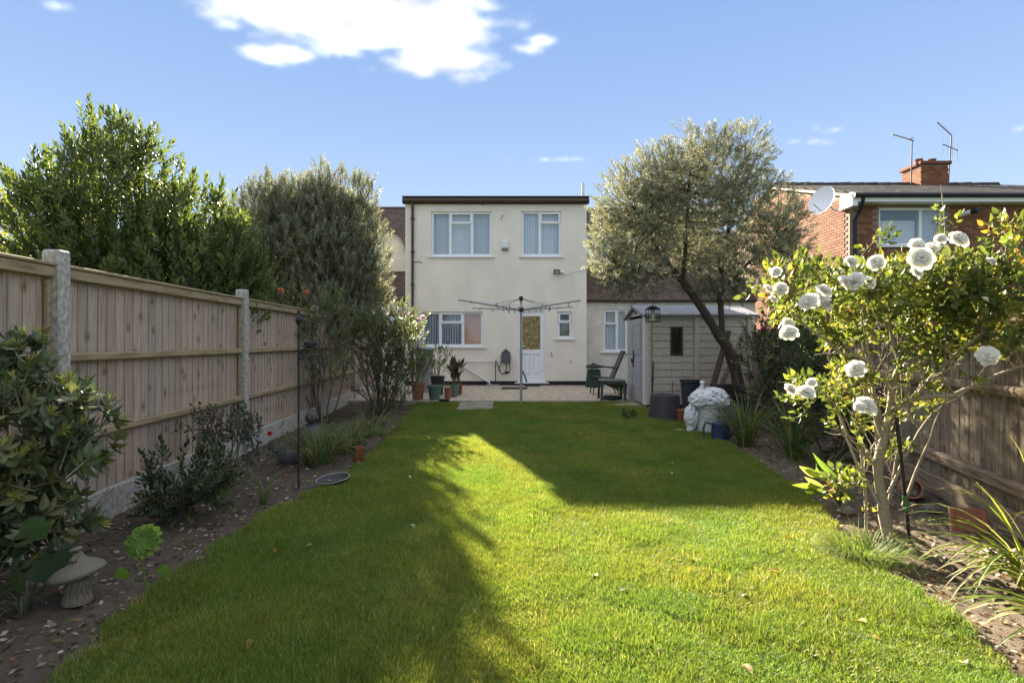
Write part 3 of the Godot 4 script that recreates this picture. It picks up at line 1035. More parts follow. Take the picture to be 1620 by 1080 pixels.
func brick_house():
	var h := thing("brick_house", "red brick house with dark tiled roof and chimney beyond the right fence", "house", Vector3.ZERO)
	var X0 := 8.32
	var X1 := 16.0
	var zf := -14.0
	var ey := 4.78
	var ridge := Vector2(-18.2, 6.2)
	var wn := [9.038, 10.624, 3.614, 4.548]
	var m := MB.new()
	wall_holes(m, X0, X1, 0.0, ey, zf, zf - 0.25, [wn])
	m.quad(Vector3(X0, 0, -22.4), Vector3(X0, 0, zf - 0.252), Vector3(X0, ey, zf - 0.252), Vector3(X0, ey, -22.4))
	m.tri(Vector3(X0, ey, -22.4), Vector3(X0, ey, zf), Vector3(X0, ridge.y - 0.05, ridge.x))
	m.quad(Vector3(X1, 0, -22.4), Vector3(X0, 0, -22.4), Vector3(X0, ey, -22.4), Vector3(X1, ey, -22.4))
	m.quad(Vector3(X1, 0, zf - 0.252), Vector3(X1, 0, -22.4), Vector3(X1, ey, -22.4), Vector3(X1, ey, zf - 0.252))
	m.box2(Vector3(X0 + 0.1, 2.3, zf - 0.3), Vector3(X1 - 0.1, 2.45, -22.3))
	part(h, "wall", m, M.mortar)
	var b := MB.new()
	b.box(Vector3.ZERO, Vector3(0.213, 0.064, 0.02))
	var places := []
	var rows := int(ey / 0.075)
	for j in range(10, rows):
		var y := 0.0375 + j * 0.075
		var i := 0
		var x := X0 + 0.11 - (0.1125 if j % 2 else 0.0)
		while x < 15.8:
			x += 0.225
			var skip: bool = x > wn[0] - 0.10 and x < wn[1] + 0.10 and y > wn[2] - 0.03 and y < wn[3] + 0.03
			if not skip and x > X0 + 0.1:
				places.append([Transform3D(Basis(), Vector3(x, y, zf + rf(0.0, 0.004))), 0, R.randi() % 4])
		var z := zf - 0.1 + (0.1125 if j % 2 else 0.0)
		while z > -19.5:
			z -= 0.225
			places.append([Transform3D(Basis(Vector3.UP, PI / 2), Vector3(X0 - rf(0.0, 0.004), y, z)), 0, R.randi() % 4])
	for j in range(rows, rows + 18):
		var y := 0.0375 + j * 0.075
		var z := zf - 0.1 + (0.1125 if j % 2 else 0.0)
		while z > -19.5:
			z -= 0.225
			if y < ey + (zf - z) * 0.338 - 0.12:
				places.append([Transform3D(Basis(Vector3.UP, PI / 2), Vector3(X0 - rf(0.0, 0.004), y, z)), 0, R.randi() % 4])
	pieces(h, "brick", "bricks", places, [b], M.brick, 300)
	# roof
	var uv := Vector3(0, ridge.y - ey, ridge.x - zf - 0.35).normalized()
	var uv2 := Vector3(0, ridge.y - ey, -(ridge.x - zf - 0.35)).normalized()
	var ln := Vector2(ridge.y - ey, ridge.x - zf - 0.35).length()
	m = MB.new()
	slab_roof(m, Vector3(X0 - 0.1, ey + 0.02, zf + 0.35), Vector3.RIGHT, X1 - X0 + 0.1, uv, ln + 0.02, 0.05)
	slab_roof(m, Vector3(X0 - 0.1, ey + 0.02, 2 * ridge.x - zf - 0.35), Vector3.RIGHT, X1 - X0 + 0.1, uv2, ln, 0.05)
	part(h, "roof", m, M.tile_dark[1])
	tiles(h, Vector3(X0 - 0.12, ey + 0.03, zf + 0.36), Vector3.RIGHT, X1 - X0, uv, ln, 0.3, 0.25, M.tile_dark, 300)
	var rt := MB.new()
	rt.tube([Vector3(-0.22, 0, 0), Vector3(0.22, 0, 0)], [0.10, 0.115], 10)
	var rm := rt.mesh()
	for i in 17:
		var o := part(h, "ridge_tile", rm, M.tile_dark[i % 3])
		o.position = Vector3(X0 + 0.12 + i * 0.43, ridge.y + 0.03 + rf(-0.008, 0.008), ridge.x)
		o.rotation.z = rf(-0.02, 0.02)
	m = MB.new()
	m.box2(Vector3(X0 + 0.012, ey - 0.17, zf + 0.30), Vector3(X1, ey - 0.01, zf + 0.33))
	m.box2(Vector3(X0 + 0.012, ey - 0.17, zf + 0.012), Vector3(X1, ey - 0.15, zf + 0.298))
	m.cbox(Vector3(X0 - 0.06, ey - 0.1, zf + 0.05), Vector3(0.14, 0.34, 0.55), 0.01)
	part(h, "fascia", m, M.white)
	m = MB.new()
	m.tube([Vector3(X0 - 0.12, ey - 0.02, zf + 0.38), Vector3(X1, ey - 0.02, zf + 0.38)], [0.058], 10)
	part(h, "gutter", m, M.black)
	m = MB.new()
	m.tube([Vector3(X0 + 0.12, ey - 0.06, zf + 0.37), Vector3(X0 + 0.1, ey - 0.3, zf + 0.3), Vector3(X0 + 0.1, ey - 0.55, zf + 0.06), Vector3(X0 + 0.1, 0.0, zf + 0.06)], [0.042], 10)
	part(h, "downpipe", m, M.black)
	# verge
	m = MB.new()
	for i in 16:
		var p := Vector3(X0 - 0.07, ey - 0.02, zf + 0.3) + uv * (0.14 + i * 0.28)
		m.box(p, Vector3(0.14, 0.05, 0.27), Color(1, 1, 1) * rf(0.8, 1.1), Basis(Vector3.RIGHT, uv.cross(Vector3.RIGHT).normalized(), -uv))
	part(h, "verge", m, M.cream)
	# chimney
	var cx := 13.200
	var ch := MB.new()
	ch.box2(Vector3(cx - 0.42, 5.7, -18.6), Vector3(cx + 0.42, 6.78, -17.75))
	var c := part(h, "chimney", ch, M.mortar)
	var bp := []
	for j in 13:
		var y := 5.78 + j * 0.075
		for i in 4:
			bp.append([Transform3D(Basis(), Vector3(cx - 0.31 + i * 0.213 + (0.02 if j % 2 else -0.02), y, -17.745)), 0, R.randi() % 4])
			bp.append([Transform3D(Basis(Vector3.UP, PI / 2), Vector3(cx - 0.425, y, -18.5 + i * 0.213 + (0.02 if j % 2 else -0.02))), 0, R.randi() % 4])
	pieces(c, "brick", "bricks", bp, [b], M.brick, 300)
	m = MB.new()
	m.cbox(Vector3(cx, 6.82, -18.17), Vector3(0.98, 0.10, 1.0), 0.01)
	part(c, "coping", m, M.brick[2])
	for k in [-0.2, 0.22]:
		m = MB.new()
		m.lathe([Vector2(0.13, 6.87), Vector2(0.11, 7.02), Vector2(0.125, 7.03), Vector2(0.125, 7.06), Vector2(0.09, 7.06), Vector2(0.09, 6.9)], 14, Vector3(cx + k, 0, -18.17))
		part(c, "chimney_pot", m, M.brick[0])
	var o := window(h, wn[0], wn[1], wn[2], wn[3], zf - 0.04, [[wn[0], 10.096, 0], [10.096, wn[1], 0]])
	var nb := MB.new()
	nb.box2(Vector3(wn[0], wn[2], zf - 0.23), Vector3(10.080, wn[3] - 0.28, zf - 0.226))
	part(o, "glow_sheet", nb, M.net)
	net_curtain(o, 10.127, wn[1], wn[2], wn[3], zf - 0.22)
	m = MB.new()
	m.tube([Vector3(10.951, 4.334, -14.020), Vector3(10.950, 4.340, -13.500)], [0.055], 12)
	var fl := part(h, "flue", m, M.white)
	m = MB.new()
	m.tube([Vector3(10.935, 4.332, -13.500), Vector3(10.962, 4.343, -13.350)], [0.066], 12)
	part(fl, "cowl", m, M.black)
	# satellite dish and aerials
	var t := thing("satellite_dish", "white satellite dish on the brick gable end", "satellite dish", Vector3(8.419, 4.535, -14.350))
	m = MB.new()
	var prof := []
	for i in 9:
		var r := i / 8.0 * 0.36
		prof.append(Vector2(r, r * r * 0.55))
	var bs := along(Vector3(-0.86, 0.25, 0.36))
	var dc := Vector3(7.724, 4.728, -14.100) - t.position
	m.lathe(prof, 28, dc, Color.WHITE, bs)
	part(t, "reflector", m, M.white)
	m = MB.new()
	m.tube([dc, dc.lerp(Vector3.ZERO, 0.5) + Vector3(0, -0.1, 0), Vector3.ZERO], [0.018], 8)
	m.tube([dc + Vector3(0, -0.3, 0), dc + Vector3(-0.35, -0.12, 0.2)], [0.01], 6)
	m.cbox(Vector3(-0.02, 0, 0), Vector3(0.02, 0.2, 0.14), 0.004)
	part(t, "bracket", m, M.galv)
	t = thing("tv_aerial", "short-armed roof aerial left of the chimney", "aerial", Vector3(12.640, 6.250, -18.000), 0.0, "aerials on the brick house")
	m = MB.new()
	var top := Vector3(12.670, 7.610, -18.000) - t.position
	m.tube([Vector3(0, -0.1, 0), top], [0.018], 8)
	part(t, "mast", m, M.aerial)
	m = MB.new()
	m.tube([top + Vector3(-0.62, 0.19, 0), top + Vector3(0.06, -0.01, 0)], [0.014], 6)
	for i in 9:
		var p := top + Vector3(-0.6 + i * 0.07, 0.185 - i * 0.021, 0)
		m.tube([p - Vector3(0, 0, 0.12), p + Vector3(0, 0, 0.12)], [0.006], 5)
	m.tube([top + Vector3(-0.1, 0.02, -0.02), top + Vector3(0.04, 0.09, 0)], [0.01], 5)
	part(t, "antenna", m, M.aerial)
	t = thing("tv_aerial", "tall two-armed roof aerial strapped to the chimney", "aerial", Vector3(13.857, 6.318, -18.100), 0.0, "aerials on the brick house")
	m = MB.new()
	top = Vector3(13.997, 7.806, -18.100) - t.position
	m.tube([Vector3(0, -0.6, 0), top], [0.018], 8)
	part(t, "mast", m, M.aerial)
	m = MB.new()
	m.tube([top + Vector3(-0.46, 0.42, 0), top + Vector3(0.02, -0.02, 0)], [0.014], 6)
	for i in 8:
		var p := top + Vector3(-0.44 + i * 0.055, 0.4 - i * 0.05, 0)
		m.tube([p - Vector3(0, 0, 0.1), p + Vector3(0, 0, 0.1)], [0.006], 5)
	part(t, "antenna", m, M.aerial)
	m = MB.new()
	var q := top.lerp(Vector3.ZERO, 0.27)
	m.tube([q + Vector3(-0.26, 0.13, 0), q + Vector3(0.24, -0.08, 0)], [0.014], 6)
	for i in 4:
		var p := q + Vector3(-0.24 + i * 0.155, 0.12 - i * 0.066, 0)
		m.tube([p - Vector3(0, 0.32, 0), p + Vector3(0, 0.25, 0)], [0.006], 5)
	part(t, "antenna", m, M.aerial)

func left_fence():
	var f := thing("closeboard_fence", "tall closeboard timber fence with concrete posts along the left border", "fence")
	var u := Vector3(-0.056, 0, -1).normalized()
	var nr := Vector3(1, 0, -0.056).normalized()
	var bs := Basis(u, Vector3.UP, u.cross(Vector3.UP)).orthonormalized()   # x along the fence, z out of it
	if bs.z.dot(nr) < 0:
		bs = Basis(-u, Vector3.UP, (-u).cross(Vector3.UP)).orthonormalized()
	var base := Vector3(-2.92, 0, -3.65)
	var step := 2.85
	var pm := MB.new()
	pm.cbox(Vector3(0, 0.865, 0), Vector3(0.105, 1.95, 0.115), 0.012)
	var top := MB.new()
	var pmesh := pm.mesh()
	var bm := []
	for i in 4:
		var b := MB.new()
		b.box(Vector3(0, 0.945, 0), Vector3(0.122, 1.52, 0.013), Color.WHITE, Basis(Vector3.UP, 0.075))
		bm.append(b)
	var places := []
	for k in range(-1, 5):
		var p := base + u * step * k
		var o := part(f, "post", pmesh, M.concrete)
		o.transform = Transform3D(bs * Basis(Vector3.FORWARD, rf(-0.006, 0.006)), p + Vector3(0, rf(-0.01, 0.01), 0))
		if k == 4:
			break
		var g := MB.new()
		g.cbox(p + u * step / 2 + Vector3(0, 0.035, 0) - nr * 0.012, Vector3(step - 0.1, 0.29, 0.05), 0.006, Color.WHITE, bs)
		part(f, "gravel_board", g, M.concrete)
		var n := 27
		for i in n:
			var q := p + u * (0.075 + i * (step - 0.15) / (n - 1)) - nr * (0.035 + rf(0, 0.004))
			places.append([Transform3D(bs * Basis(Vector3.BACK, rf(-0.004, 0.004)), q + Vector3(0, rf(-0.006, 0.004), 0)), i % 4, R.randi() % 5])
		for y in [1.145, 0.61]:
			var r := MB.new()
			r.cbox(p + u * step / 2 + Vector3(0, y, 0) + nr * 0.004, Vector3(step - 0.11, 0.055, 0.05), 0.008, Color.WHITE, bs)
			part(f, "rail", r, M.rail)
		var c := MB.new()
		c.cbox(p + u * step / 2 + Vector3(0, 1.69, 0) + nr * 0.004, Vector3(step - 0.11, 0.068, 0.05), 0.006, Color.WHITE, bs)
		c.cbox(p + u * step / 2 + Vector3(0, 1.737, 0) - nr * 0.02, Vector3(step - 0.11, 0.022, 0.12), 0.005, Color.WHITE, bs)
		part(f, "capping", c, M.rail)
		for e in [0.075, step - 0.075]:
			var bt := MB.new()
			bt.cbox(p + u * e + Vector3(0, 0.91, 0) - nr * 0.006, Vector3(0.034, 1.46, 0.03), 0.004, Color.WHITE, bs)
			part(f, "batten", bt, M.rail)
	pieces(f, "board", "boards", places, bm, M.board, 300)

func right_fence():
	var f := thing("old_fence", "low weathered board fence behind the white rose bush", "fence")
	var u := Vector3(0.233, 0, -1).normalized()
	var nr := Vector3(-1, 0, -0.233).normalized()
	var bs := Basis(-u, Vector3.UP, (-u).cross(Vector3.UP)).orthonormalized()
	if bs.z.dot(nr) < 0:
		bs = Basis(u, Vector3.UP, u.cross(Vector3.UP)).orthonormalized()
	var base := Vector3(2.43, 0, 0)
	var ln := 14.2
	var bm := []
	for i in 4:
		var b := MB.new()
		var h := 1.42 + 0.02 * i
		b.box(Vector3(0, h / 2 + 0.03, 0), Vector3(0.132 - 0.004 * i, h, 0.018))
		bm.append(b)
	var places := []
	var s := 0.4
	while s < ln:
		places.append([Transform3D(bs * Basis(Vector3.BACK, rf(-0.012, 0.012)) * Basis(Vector3.UP, rf(-0.05, 0.05)), base + u * s + Vector3(0, rf(-0.02, 0.02), 0) - nr * rf(0.0, 0.006)), R.randi() % 4, R.randi() % 3])
		s += rf(0.136, 0.152)
	pieces(f, "board", "boards", places, bm, M.old_board, 300)
	for k in 6:
		var a := base + u * (0.4 + k * 2.35)
		var e := base + u * (0.4 + k * 2.35 + 2.33)
		for y in [1.40, 0.93, 0.30]:
			var m := MB.new()
			m.bar(a + Vector3(0, y + rf(-0.02, 0.02), 0) + nr * 0.045, e + Vector3(0, y + rf(-0.02, 0.02), 0) + nr * 0.045, 0.07, 0.085 if y < 0.5 else 0.07, Color.WHITE, 0.014)
			part(f, "rail", m, M.old_rail)
		var g := MB.new()
		g.bar(a + Vector3(0, 0.085, 0) + nr * 0.06, e + Vector3(0, 0.085, 0) + nr * 0.06, 0.04, 0.15, Color.WHITE, 0.006)
		part(f, "bottom_board", g, M.old_rail)
		var p := MB.new()
		p.cbox(a - nr * 0.08 + Vector3(0, 0.72, 0), Vector3(0.1, 1.6, 0.1), 0.01, Color.WHITE, bs)
		part(f, "post", p, M.old_board[1])

func shed():
	var s := thing("garden_shed", "beige plastic shed with grey double doors beside the patio", "shed", Vector3(2.5, 0.02, -10.6))
	# local: x to the right along the wall seen from the lawn, z negative to the back; doors face -x
	var W := 2.0
	var D := 1.8
	var H := 1.76
	var m := MB.new()
	m.box2(Vector3(0.03, -0.06, -D + 0.03), Vector3(W - 0.03, 0.05, -0.03))
	part(s, "base", m, M.black_dull)
	for p in [Vector3(0.06, 0, -0.03), Vector3(3.451 - 2.5, 0, -0.03), Vector3(W - 0.06, 0, -0.03), Vector3(0.06, 0, -D + 0.03), Vector3(W - 0.06, 0, -D + 0.03)]:
		m = MB.new()
		m.cbox(p + Vector3(0, H / 2 + 0.02, 0), Vector3(0.085 if p.x != 0.06 else 0.12, H - 0.05, 0.06), 0.01)
		part(s, "post", m, M.shed)
	# cladding boards of the wall that faces the lawn, with the window let in
	var wx0 := 2.968 - 2.5
	var wx1 := 3.192 - 2.5
	var wy0 := 0.991 - 0.02
	var wy1 := 1.521 - 0.02
	var mid := 3.451 - 2.5
	for j in 13:
		var y := 0.03 + j * 0.134
		for seg in [[0.122, wx0], [wx1, mid - 0.044], [mid + 0.044, W - 0.105], [wx0, wx1]]:
			var lo := y
			var hi := y + 0.128
			if seg[0] == wx0:
				if hi > wy0 and lo < wy1:
					continue
			var bm := MB.new()
			bm.cbox(Vector3((seg[0] + seg[1]) / 2, (lo + hi) / 2, -0.045), Vector3(seg[1] - seg[0] + 0.001, hi - lo, 0.02), 0.006, Color.WHITE, Basis(Vector3.RIGHT, -0.04))
			part(s, "cladding_board", bm, M.shed)
	m = MB.new()
	m.box2(Vector3(0.1, 0.03, -0.07), Vector3(wx0, H, -0.062))
	m.box2(Vector3(wx1, 0.03, -0.07), Vector3(W - 0.1, H, -0.062))
	m.box2(Vector3(wx0, 0.03, -0.07), Vector3(wx1, wy0, -0.062))
	m.box2(Vector3(wx0, wy1, -0.07), Vector3(wx1, H, -0.062))
	m.box2(Vector3(W - 0.06, 0.03, -D + 0.06), Vector3(W - 0.04, H, -0.08))
	m.box2(Vector3(0.1, 0.03, -D + 0.03), Vector3(W - 0.1, H, -D + 0.06))
	part(s, "inner_wall", m, M.shed)
	m = MB.new()
	ring(m, wx0 - 0.005, wx1 + 0.005, wy0 - 0.005, wy1 + 0.005, 0.035, -0.02, 0.05)
	var wn := part(s, "window", m, M.brown_trim)
	m = MB.new()
	m.box2(Vector3(wx0 + 0.02, wy0 + 0.02, -0.05), Vector3(wx1 - 0.02, wy1 - 0.02, -0.044))
	part(wn, "pane", m, glass(0.45, Color(0.25, 0.24, 0.2)))
	# door front
	m = MB.new()
	m.cbox(Vector3(0.015, H / 2, -0.19), Vector3(0.03, H - 0.06, 0.25), 0.008)
	m.cbox(Vector3(0.015, H / 2, -D + 0.14), Vector3(0.03, H - 0.06, 0.15), 0.008)
	part(s, "front_panel", m, M.shed_pale)
	var dz := [-0.32, -1.03, -1.64]
	for k in 2:
		var dm := MB.new()
		var a: float = dz[k]
		var b: float = dz[k + 1]
		dm.cbox(Vector3(0.005, H / 2 - 0.02, (a + b) / 2), Vector3(0.035, H - 0.12, a - b - 0.012), 0.006)
		dm.cbox(Vector3(-0.016, H / 2 + 0.4, (a + b) / 2), Vector3(0.016, 0.62, a - b - 0.16), 0.006)
		dm.cbox(Vector3(-0.016, H / 2 - 0.38, (a + b) / 2), Vector3(0.016, 0.74, a - b - 0.16), 0.006)
		var dp := part(s, "door", dm, M.shed_door)
		if k == 0:
			var hm := MB.new()
			hm.cbox(Vector3(-0.03, 0.88, b + 0.07), Vector3(0.02, 0.34, 0.045), 0.005)
			var rp := []
			for q in 13:
				rp.append(Vector3(-0.05, 0.84, b + 0.02) + Vector3(0, cos(q * TAU / 12), sin(q * TAU / 12)) * 0.045)
			hm.tube(rp, [0.008], 6)
			part(dp, "handle", hm, M.black)
	# gable over the doors
	for j in 3:
		var y0 := H - 0.02 + j * 0.06
		var y1 := y0 + 0.056
		var g := MB.new()
		var hw0 := D / 2 * (1.0 - (y0 - H + 0.02) / 0.21)
		var hw1 := D / 2 * (1.0 - (y1 - H + 0.02) / 0.21)
		var xo := 0.005 + 0.004 * j
		g.quad(Vector3(xo, y0, -D / 2 - hw0), Vector3(xo, y0, -D / 2 + hw0), Vector3(xo + 0.01, y1, -D / 2 + hw1), Vector3(xo + 0.01, y1, -D / 2 - hw1))
		g.quad(Vector3(xo, y0, -D / 2 + hw0), Vector3(xo, y0, -D / 2 - hw0), Vector3(xo + 0.03, y0, -D / 2 - hw0), Vector3(xo + 0.03, y0, -D / 2 + hw0))
		part(s, "gable_board", g, M.shed)
	m = MB.new()
	for i in 5:
		m.box(Vector3(-0.004, H + 0.03 + i * 0.018, -D / 2), Vector3(0.02, 0.007, 0.13))
	part(s, "gable_vent", m, M.black_dull)
	var grey := mat(Color(0.27, 0.28, 0.31), 0.7, noise_tex(0.02, 0.85, 1.0, 256, 4, 31), Vector3(1, 1, 1))
	for sg in [1.0, -1.0]:
		m = MB.new()
		var up := Vector3(0, 0.21, -sg * (D / 2 + 0.0)).normalized()
		var at := Vector3(-0.07, H - 0.03, (0.06 if sg > 0 else -D - 0.06))
		slab_roof(m, at, Vector3.RIGHT, W + 0.16, up, Vector2(0.21, D / 2 + 0.06).length(), 0.045)
		part(s, "roof", m, grey)

func leaf_mb(L: float, W: float, seg := 2, fold := 0.25, droop := 0.15, col := Color.WHITE, belly := 0.9) -> MB:
	var m := MB.new()
	var mid := []
	var lf := []
	var rt := []
	for i in seg + 1:
		var t := float(i) / seg
		var w := W * 0.5 * sin(PI * pow(t, belly)) if i > 0 and i < seg else 0.0
		var z := -droop * L * t * t
		mid.append(Vector3(0, L * t, z))
		lf.append(Vector3(-w, L * t, z + fold * w))
		rt.append(Vector3(w, L * t, z + fold * w))
	for i in seg:
		for e in [[lf, mid], [mid, rt]]:
			var a: Vector3 = e[0][i]
			var b: Vector3 = e[1][i]
			var c: Vector3 = e[1][i + 1]
			var d: Vector3 = e[0][i + 1]
			if i == 0:
				m.tri(mid[0], c, d, col)
			elif i == seg - 1:
				m.tri(a, b, mid[seg], col)
			else:
				m.quad(a, b, c, d, col)
	return m

# A shoot along +y with leaves set round it.
func sprig(n: int, L: float, leaf: Callable, wide: float, narrow: float, c0: Color, c1: Color, stem := Color(0.10, 0.09, 0.05)) -> MB:
	var m := MB.new()
	m.tube([Vector3.ZERO, Vector3(0, L, 0)], [L * 0.012 + 0.0008, 0.0006], 3, stem, false)
	for i in n:
		var t := (i + 0.5) / n
		var az := i * 2.4 + rf(-0.4, 0.4)
		var tilt := lerpf(wide, narrow, t * t) + rf(-0.2, 0.2)
		var l: MB = leaf.call(c0.lerp(c1, R.randf()) * rf(0.85, 1.15))
		var k := rf(0.75, 1.1)
		m.add(l, Transform3D((Basis(Vector3.UP, az) * Basis(Vector3.RIGHT, tilt)).scaled_local(Vector3(k, k, k)), Vector3(0, L * (0.12 + 0.88 * t), 0)))
	return m

func inside(e: Array) -> Array:   # a point of an ellipsoid [centre, radii], towards its skin, and the way out
	var d := Vector3(R.randfn(), R.randfn(), R.randfn()).normalized()
	var r := pow(R.randf(), 0.42)
	return [e[0] + d * e[1] * r, (d / e[1]).normalized()]

func crown(m: MB, ells: Array, count: int, sprigs: Array, up: float, out: float, s0: float, s1: float, gaps: float, sd := 1, floor_y := 0.0, places = null) -> Array:
	var nz := FastNoiseLite.new()
	nz.seed = sd
	nz.frequency = 1.1
	var vol := []
	var total := 0.0
	for e in ells:
		total += pow(e[1].x * e[1].y * e[1].z, 0.8)
		vol.append(total)
	var pts := []
	var tries := 0
	while pts.size() < count and tries < count * 8:
		tries += 1
		var k := R.randf() * total
		var e := 0
		while vol[e] < k:
			e += 1
		var q := inside(ells[e])
		if q[0].y < floor_y or nz.get_noise_3dv(q[0]) < gaps + rf(-0.12, 0.12):
			continue
		var dir: Vector3 = (q[1] * out + Vector3.UP * up + rv(0.55)).normalized()
		var s := rf(s0, s1)
		var xf := Transform3D(along(dir, R.randf() * TAU).scaled_local(Vector3(s, s, s)), q[0])
		if places == null:
			m.add(sprigs[R.randi() % sprigs.size()], xf)
		else:
			places.append([xf, R.randi() % sprigs.size(), 0])
		pts.append([q[0], dir])
	return pts

func limb(m: MB, pts: Array, r0: float, r1: float, sides := 9):
	var c := Curve3D.new()
	for i in pts.size():
		var t: Vector3 = (pts[mini(i + 1, pts.size() - 1)] - pts[maxi(i - 1, 0)]) * 0.22
		c.add_point(pts[i], -t, t)
	c.bake_interval = 0.08
	var n := maxi(4, int(c.get_baked_length() / 0.12))
	var p := []
	var r := []
	for i in n + 1:
		var t := float(i) / n
		p.append(c.sample_baked(c.get_baked_length() * t) + rv(0.006))
		r.append(lerpf(r0, r1, t) * (1.0 + 0.06 * sin(i * 1.7)))
	m.tube(p, r, sides)
	return p

func twigs(m: MB, pts: Array, hubs: Array, every: int, r0: float):
	for i in range(0, pts.size(), every):
		var p: Vector3 = pts[i][0]
		var best: Vector3 = hubs[0]
		for h in hubs:
			if h.distance_squared_to(p) < best.distance_squared_to(p):
				best = h
		var mid := best.lerp(p, 0.55) + rv(0.08) + Vector3(0, -0.05, 0)
		m.tube([best, mid, p], [r0, r0 * 0.6, r0 * 0.25], 4, Color.WHITE, false)

# Woody growth: stems that fork; gives back the places where leaves sit, [place, direction].
func grow(m: MB, p: Vector3, dir: Vector3, ln: float, rad: float, depth: int, spread: float, rise: float, tips: Array, col := Color.WHITE):
	var pts := [p]
	var rs := [rad]
	var d := dir.normalized()
	var n := 5
	for i in n:
		d = (d + rv(0.22) + Vector3.UP * rise * 0.2).normalized()
		p += d * ln / n
		pts.append(p)
		rs.append(lerpf(rad, rad * 0.62, (i + 1.0) / n))
		if depth <= 1:
			tips.append([p, d])
	m.tube(pts, rs, 7 if rad > 0.008 else 5, col, depth == 0)
	if depth == 0:
		tips.append([p, d])
		return
	var kids := 2 + int(R.randf() < 0.55)
	for k in kids:
		var at: Vector3 = pts[n - (0 if k == 0 else R.randi() % 3)]
		var nd := (d + rv(spread)).normalized()
		grow(m, at, nd, ln * rf(0.6, 0.85), rad * rf(0.5, 0.66), depth - 1, spread, rise, tips, col)

func trees():
	# leaves of each kind
	var bay_leaf := func(c): return leaf_mb(0.092, 0.034, 3, 0.3, 0.12, c)
	var bay := []
	for k in [[Color(0.10, 0.13, 0.05), Color(0.17, 0.205, 0.07)], [Color(0.11, 0.14, 0.055), Color(0.22, 0.245, 0.08)], [Color(0.09, 0.115, 0.055), Color(0.15, 0.175, 0.07)]]:
		for i in 2:
			bay.append(sprig(17, 0.30, bay_leaf, 1.0, 0.35, k[0], k[1]))
	var olive_leaf := func(c): return leaf_mb(0.058, 0.0125, 2, 0.2, 0.08, c, 1.0)
	var olive := []
	for k in [[Color(0.17, 0.18, 0.12), Color(0.30, 0.31, 0.225)], [Color(0.13, 0.14, 0.09), Color(0.24, 0.245, 0.165)], [Color(0.21, 0.22, 0.16), Color(0.42, 0.43, 0.33)], [Color(0.17, 0.165, 0.095), Color(0.28, 0.265, 0.155)]]:
		for i in 2:
			olive.append(sprig(20, 0.17, olive_leaf, 1.05, 0.45, k[0], k[1], Color(0.16, 0.14, 0.10)))
	# bay tree over the left fence
	var t := thing("bay_tree", "big dense evergreen tree with pointed glossy leaves rising over the left fence", "tree", Vector3(-4.75, -0.08, -7.2))
	var m := MB.new()
	var hubs := []
	for e in [[Vector3(0, 0, 0), Vector3(0.05, 1.2, 0), Vector3(0.2, 2.6, 0.1)], [Vector3(0, 0.3, 0), Vector3(-0.5, 1.4, 0.1), Vector3(-0.9, 2.8, 0.2)], [Vector3(0, 0.3, 0), Vector3(0.6, 1.4, -0.1), Vector3(1.0, 2.4, -0.2)]]:
		hubs += limb(m, e, 0.09, 0.03)
	var cm := MB.new()
	var ells := [[Vector3(-0.25, 2.55, 0), Vector3(1.0, 1.15, 0.9)], [Vector3(-0.95, 2.35, 0), Vector3(0.55, 1.1, 0.8)], [Vector3(0.65, 2.15, 0), Vector3(0.8, 1.0, 0.9)], [Vector3(1.1, 1.9, -0.1), Vector3(0.45, 0.85, 0.6)], [Vector3(0.95, 2.75, 0), Vector3(0.2, 0.4, 0.25)], [Vector3(1.25, 2.4, 0), Vector3(0.16, 0.4, 0.2)], [Vector3(0.1, 1.5, 0.1), Vector3(1.5, 0.9, 0.95)],
		[Vector3(-0.55, 3.6, 0), Vector3(0.26, 0.55, 0.3)], [Vector3(-0.02, 3.5, 0.1), Vector3(0.28, 0.5, 0.3)], [Vector3(0.5, 3.0, 0), Vector3(0.22, 0.5, 0.25)], [Vector3(-1.1, 3.0, 0), Vector3(0.2, 0.5, 0.25)]]
	var pts := crown(cm, ells, 2900, bay, 1.0, 0.55, 0.75, 1.25, -0.32, 4, 0.7)
	twigs(m, pts, hubs, 9, 0.012)
	part(t, "trunk", m, M.bark)
	part(t, "crown", cm, M.leaf, "stuff")
	# grey-leaved olive beyond it
	t = thing("olive_tree", "feathery grey-green tree over the left fence next to the house", "tree", Vector3(-3.95, -0.08, -11.0))
	m = MB.new()
	hubs = []
	for e in [[Vector3(0, 0, 0), Vector3(0.1, 1.2, 0), Vector3(0.3, 2.6, 0.1), Vector3(0.4, 3.6, 0)], [Vector3(0, 0.5, 0), Vector3(-0.6, 1.6, 0.1), Vector3(-0.9, 3.2, 0.2)], [Vector3(0.1, 0.8, 0), Vector3(0.8, 1.8, -0.1), Vector3(1.2, 2.8, -0.2)]]:
		hubs += limb(m, e, 0.09, 0.02)
	cm = MB.new()
	ells = [[Vector3(0.1, 3.0, 0), Vector3(1.25, 1.15, 1.0)], [Vector3(-0.8, 3.1, 0.2), Vector3(0.75, 1.1, 0.9)], [Vector3(0.85, 2.95, 0), Vector3(0.70, 1.15, 0.7)], [Vector3(0.2, 2.0, 0), Vector3(1.35, 0.9, 1.0)], [Vector3(1.1, 2.05, 0.0), Vector3(0.45, 0.45, 0.4)],
		[Vector3(-0.7, 3.9, 0), Vector3(0.5, 0.6, 0.5)], [Vector3(0.0, 3.8, 0), Vector3(0.85, 0.6, 0.8)], [Vector3(0.35, 4.1, 0), Vector3(0.4, 0.6, 0.4)], [Vector3(0.95, 3.95, 0), Vector3(0.35, 0.55, 0.4)], [Vector3(0.0, 1.4, 0.2), Vector3(1.0, 0.6, 0.7)]]
	pts = crown(cm, ells, 7600, olive, 1.0, 0.45, 1.0, 1.7, -0.45, 5, 0.9)
	twigs(m, pts, hubs, 14, 0.009)
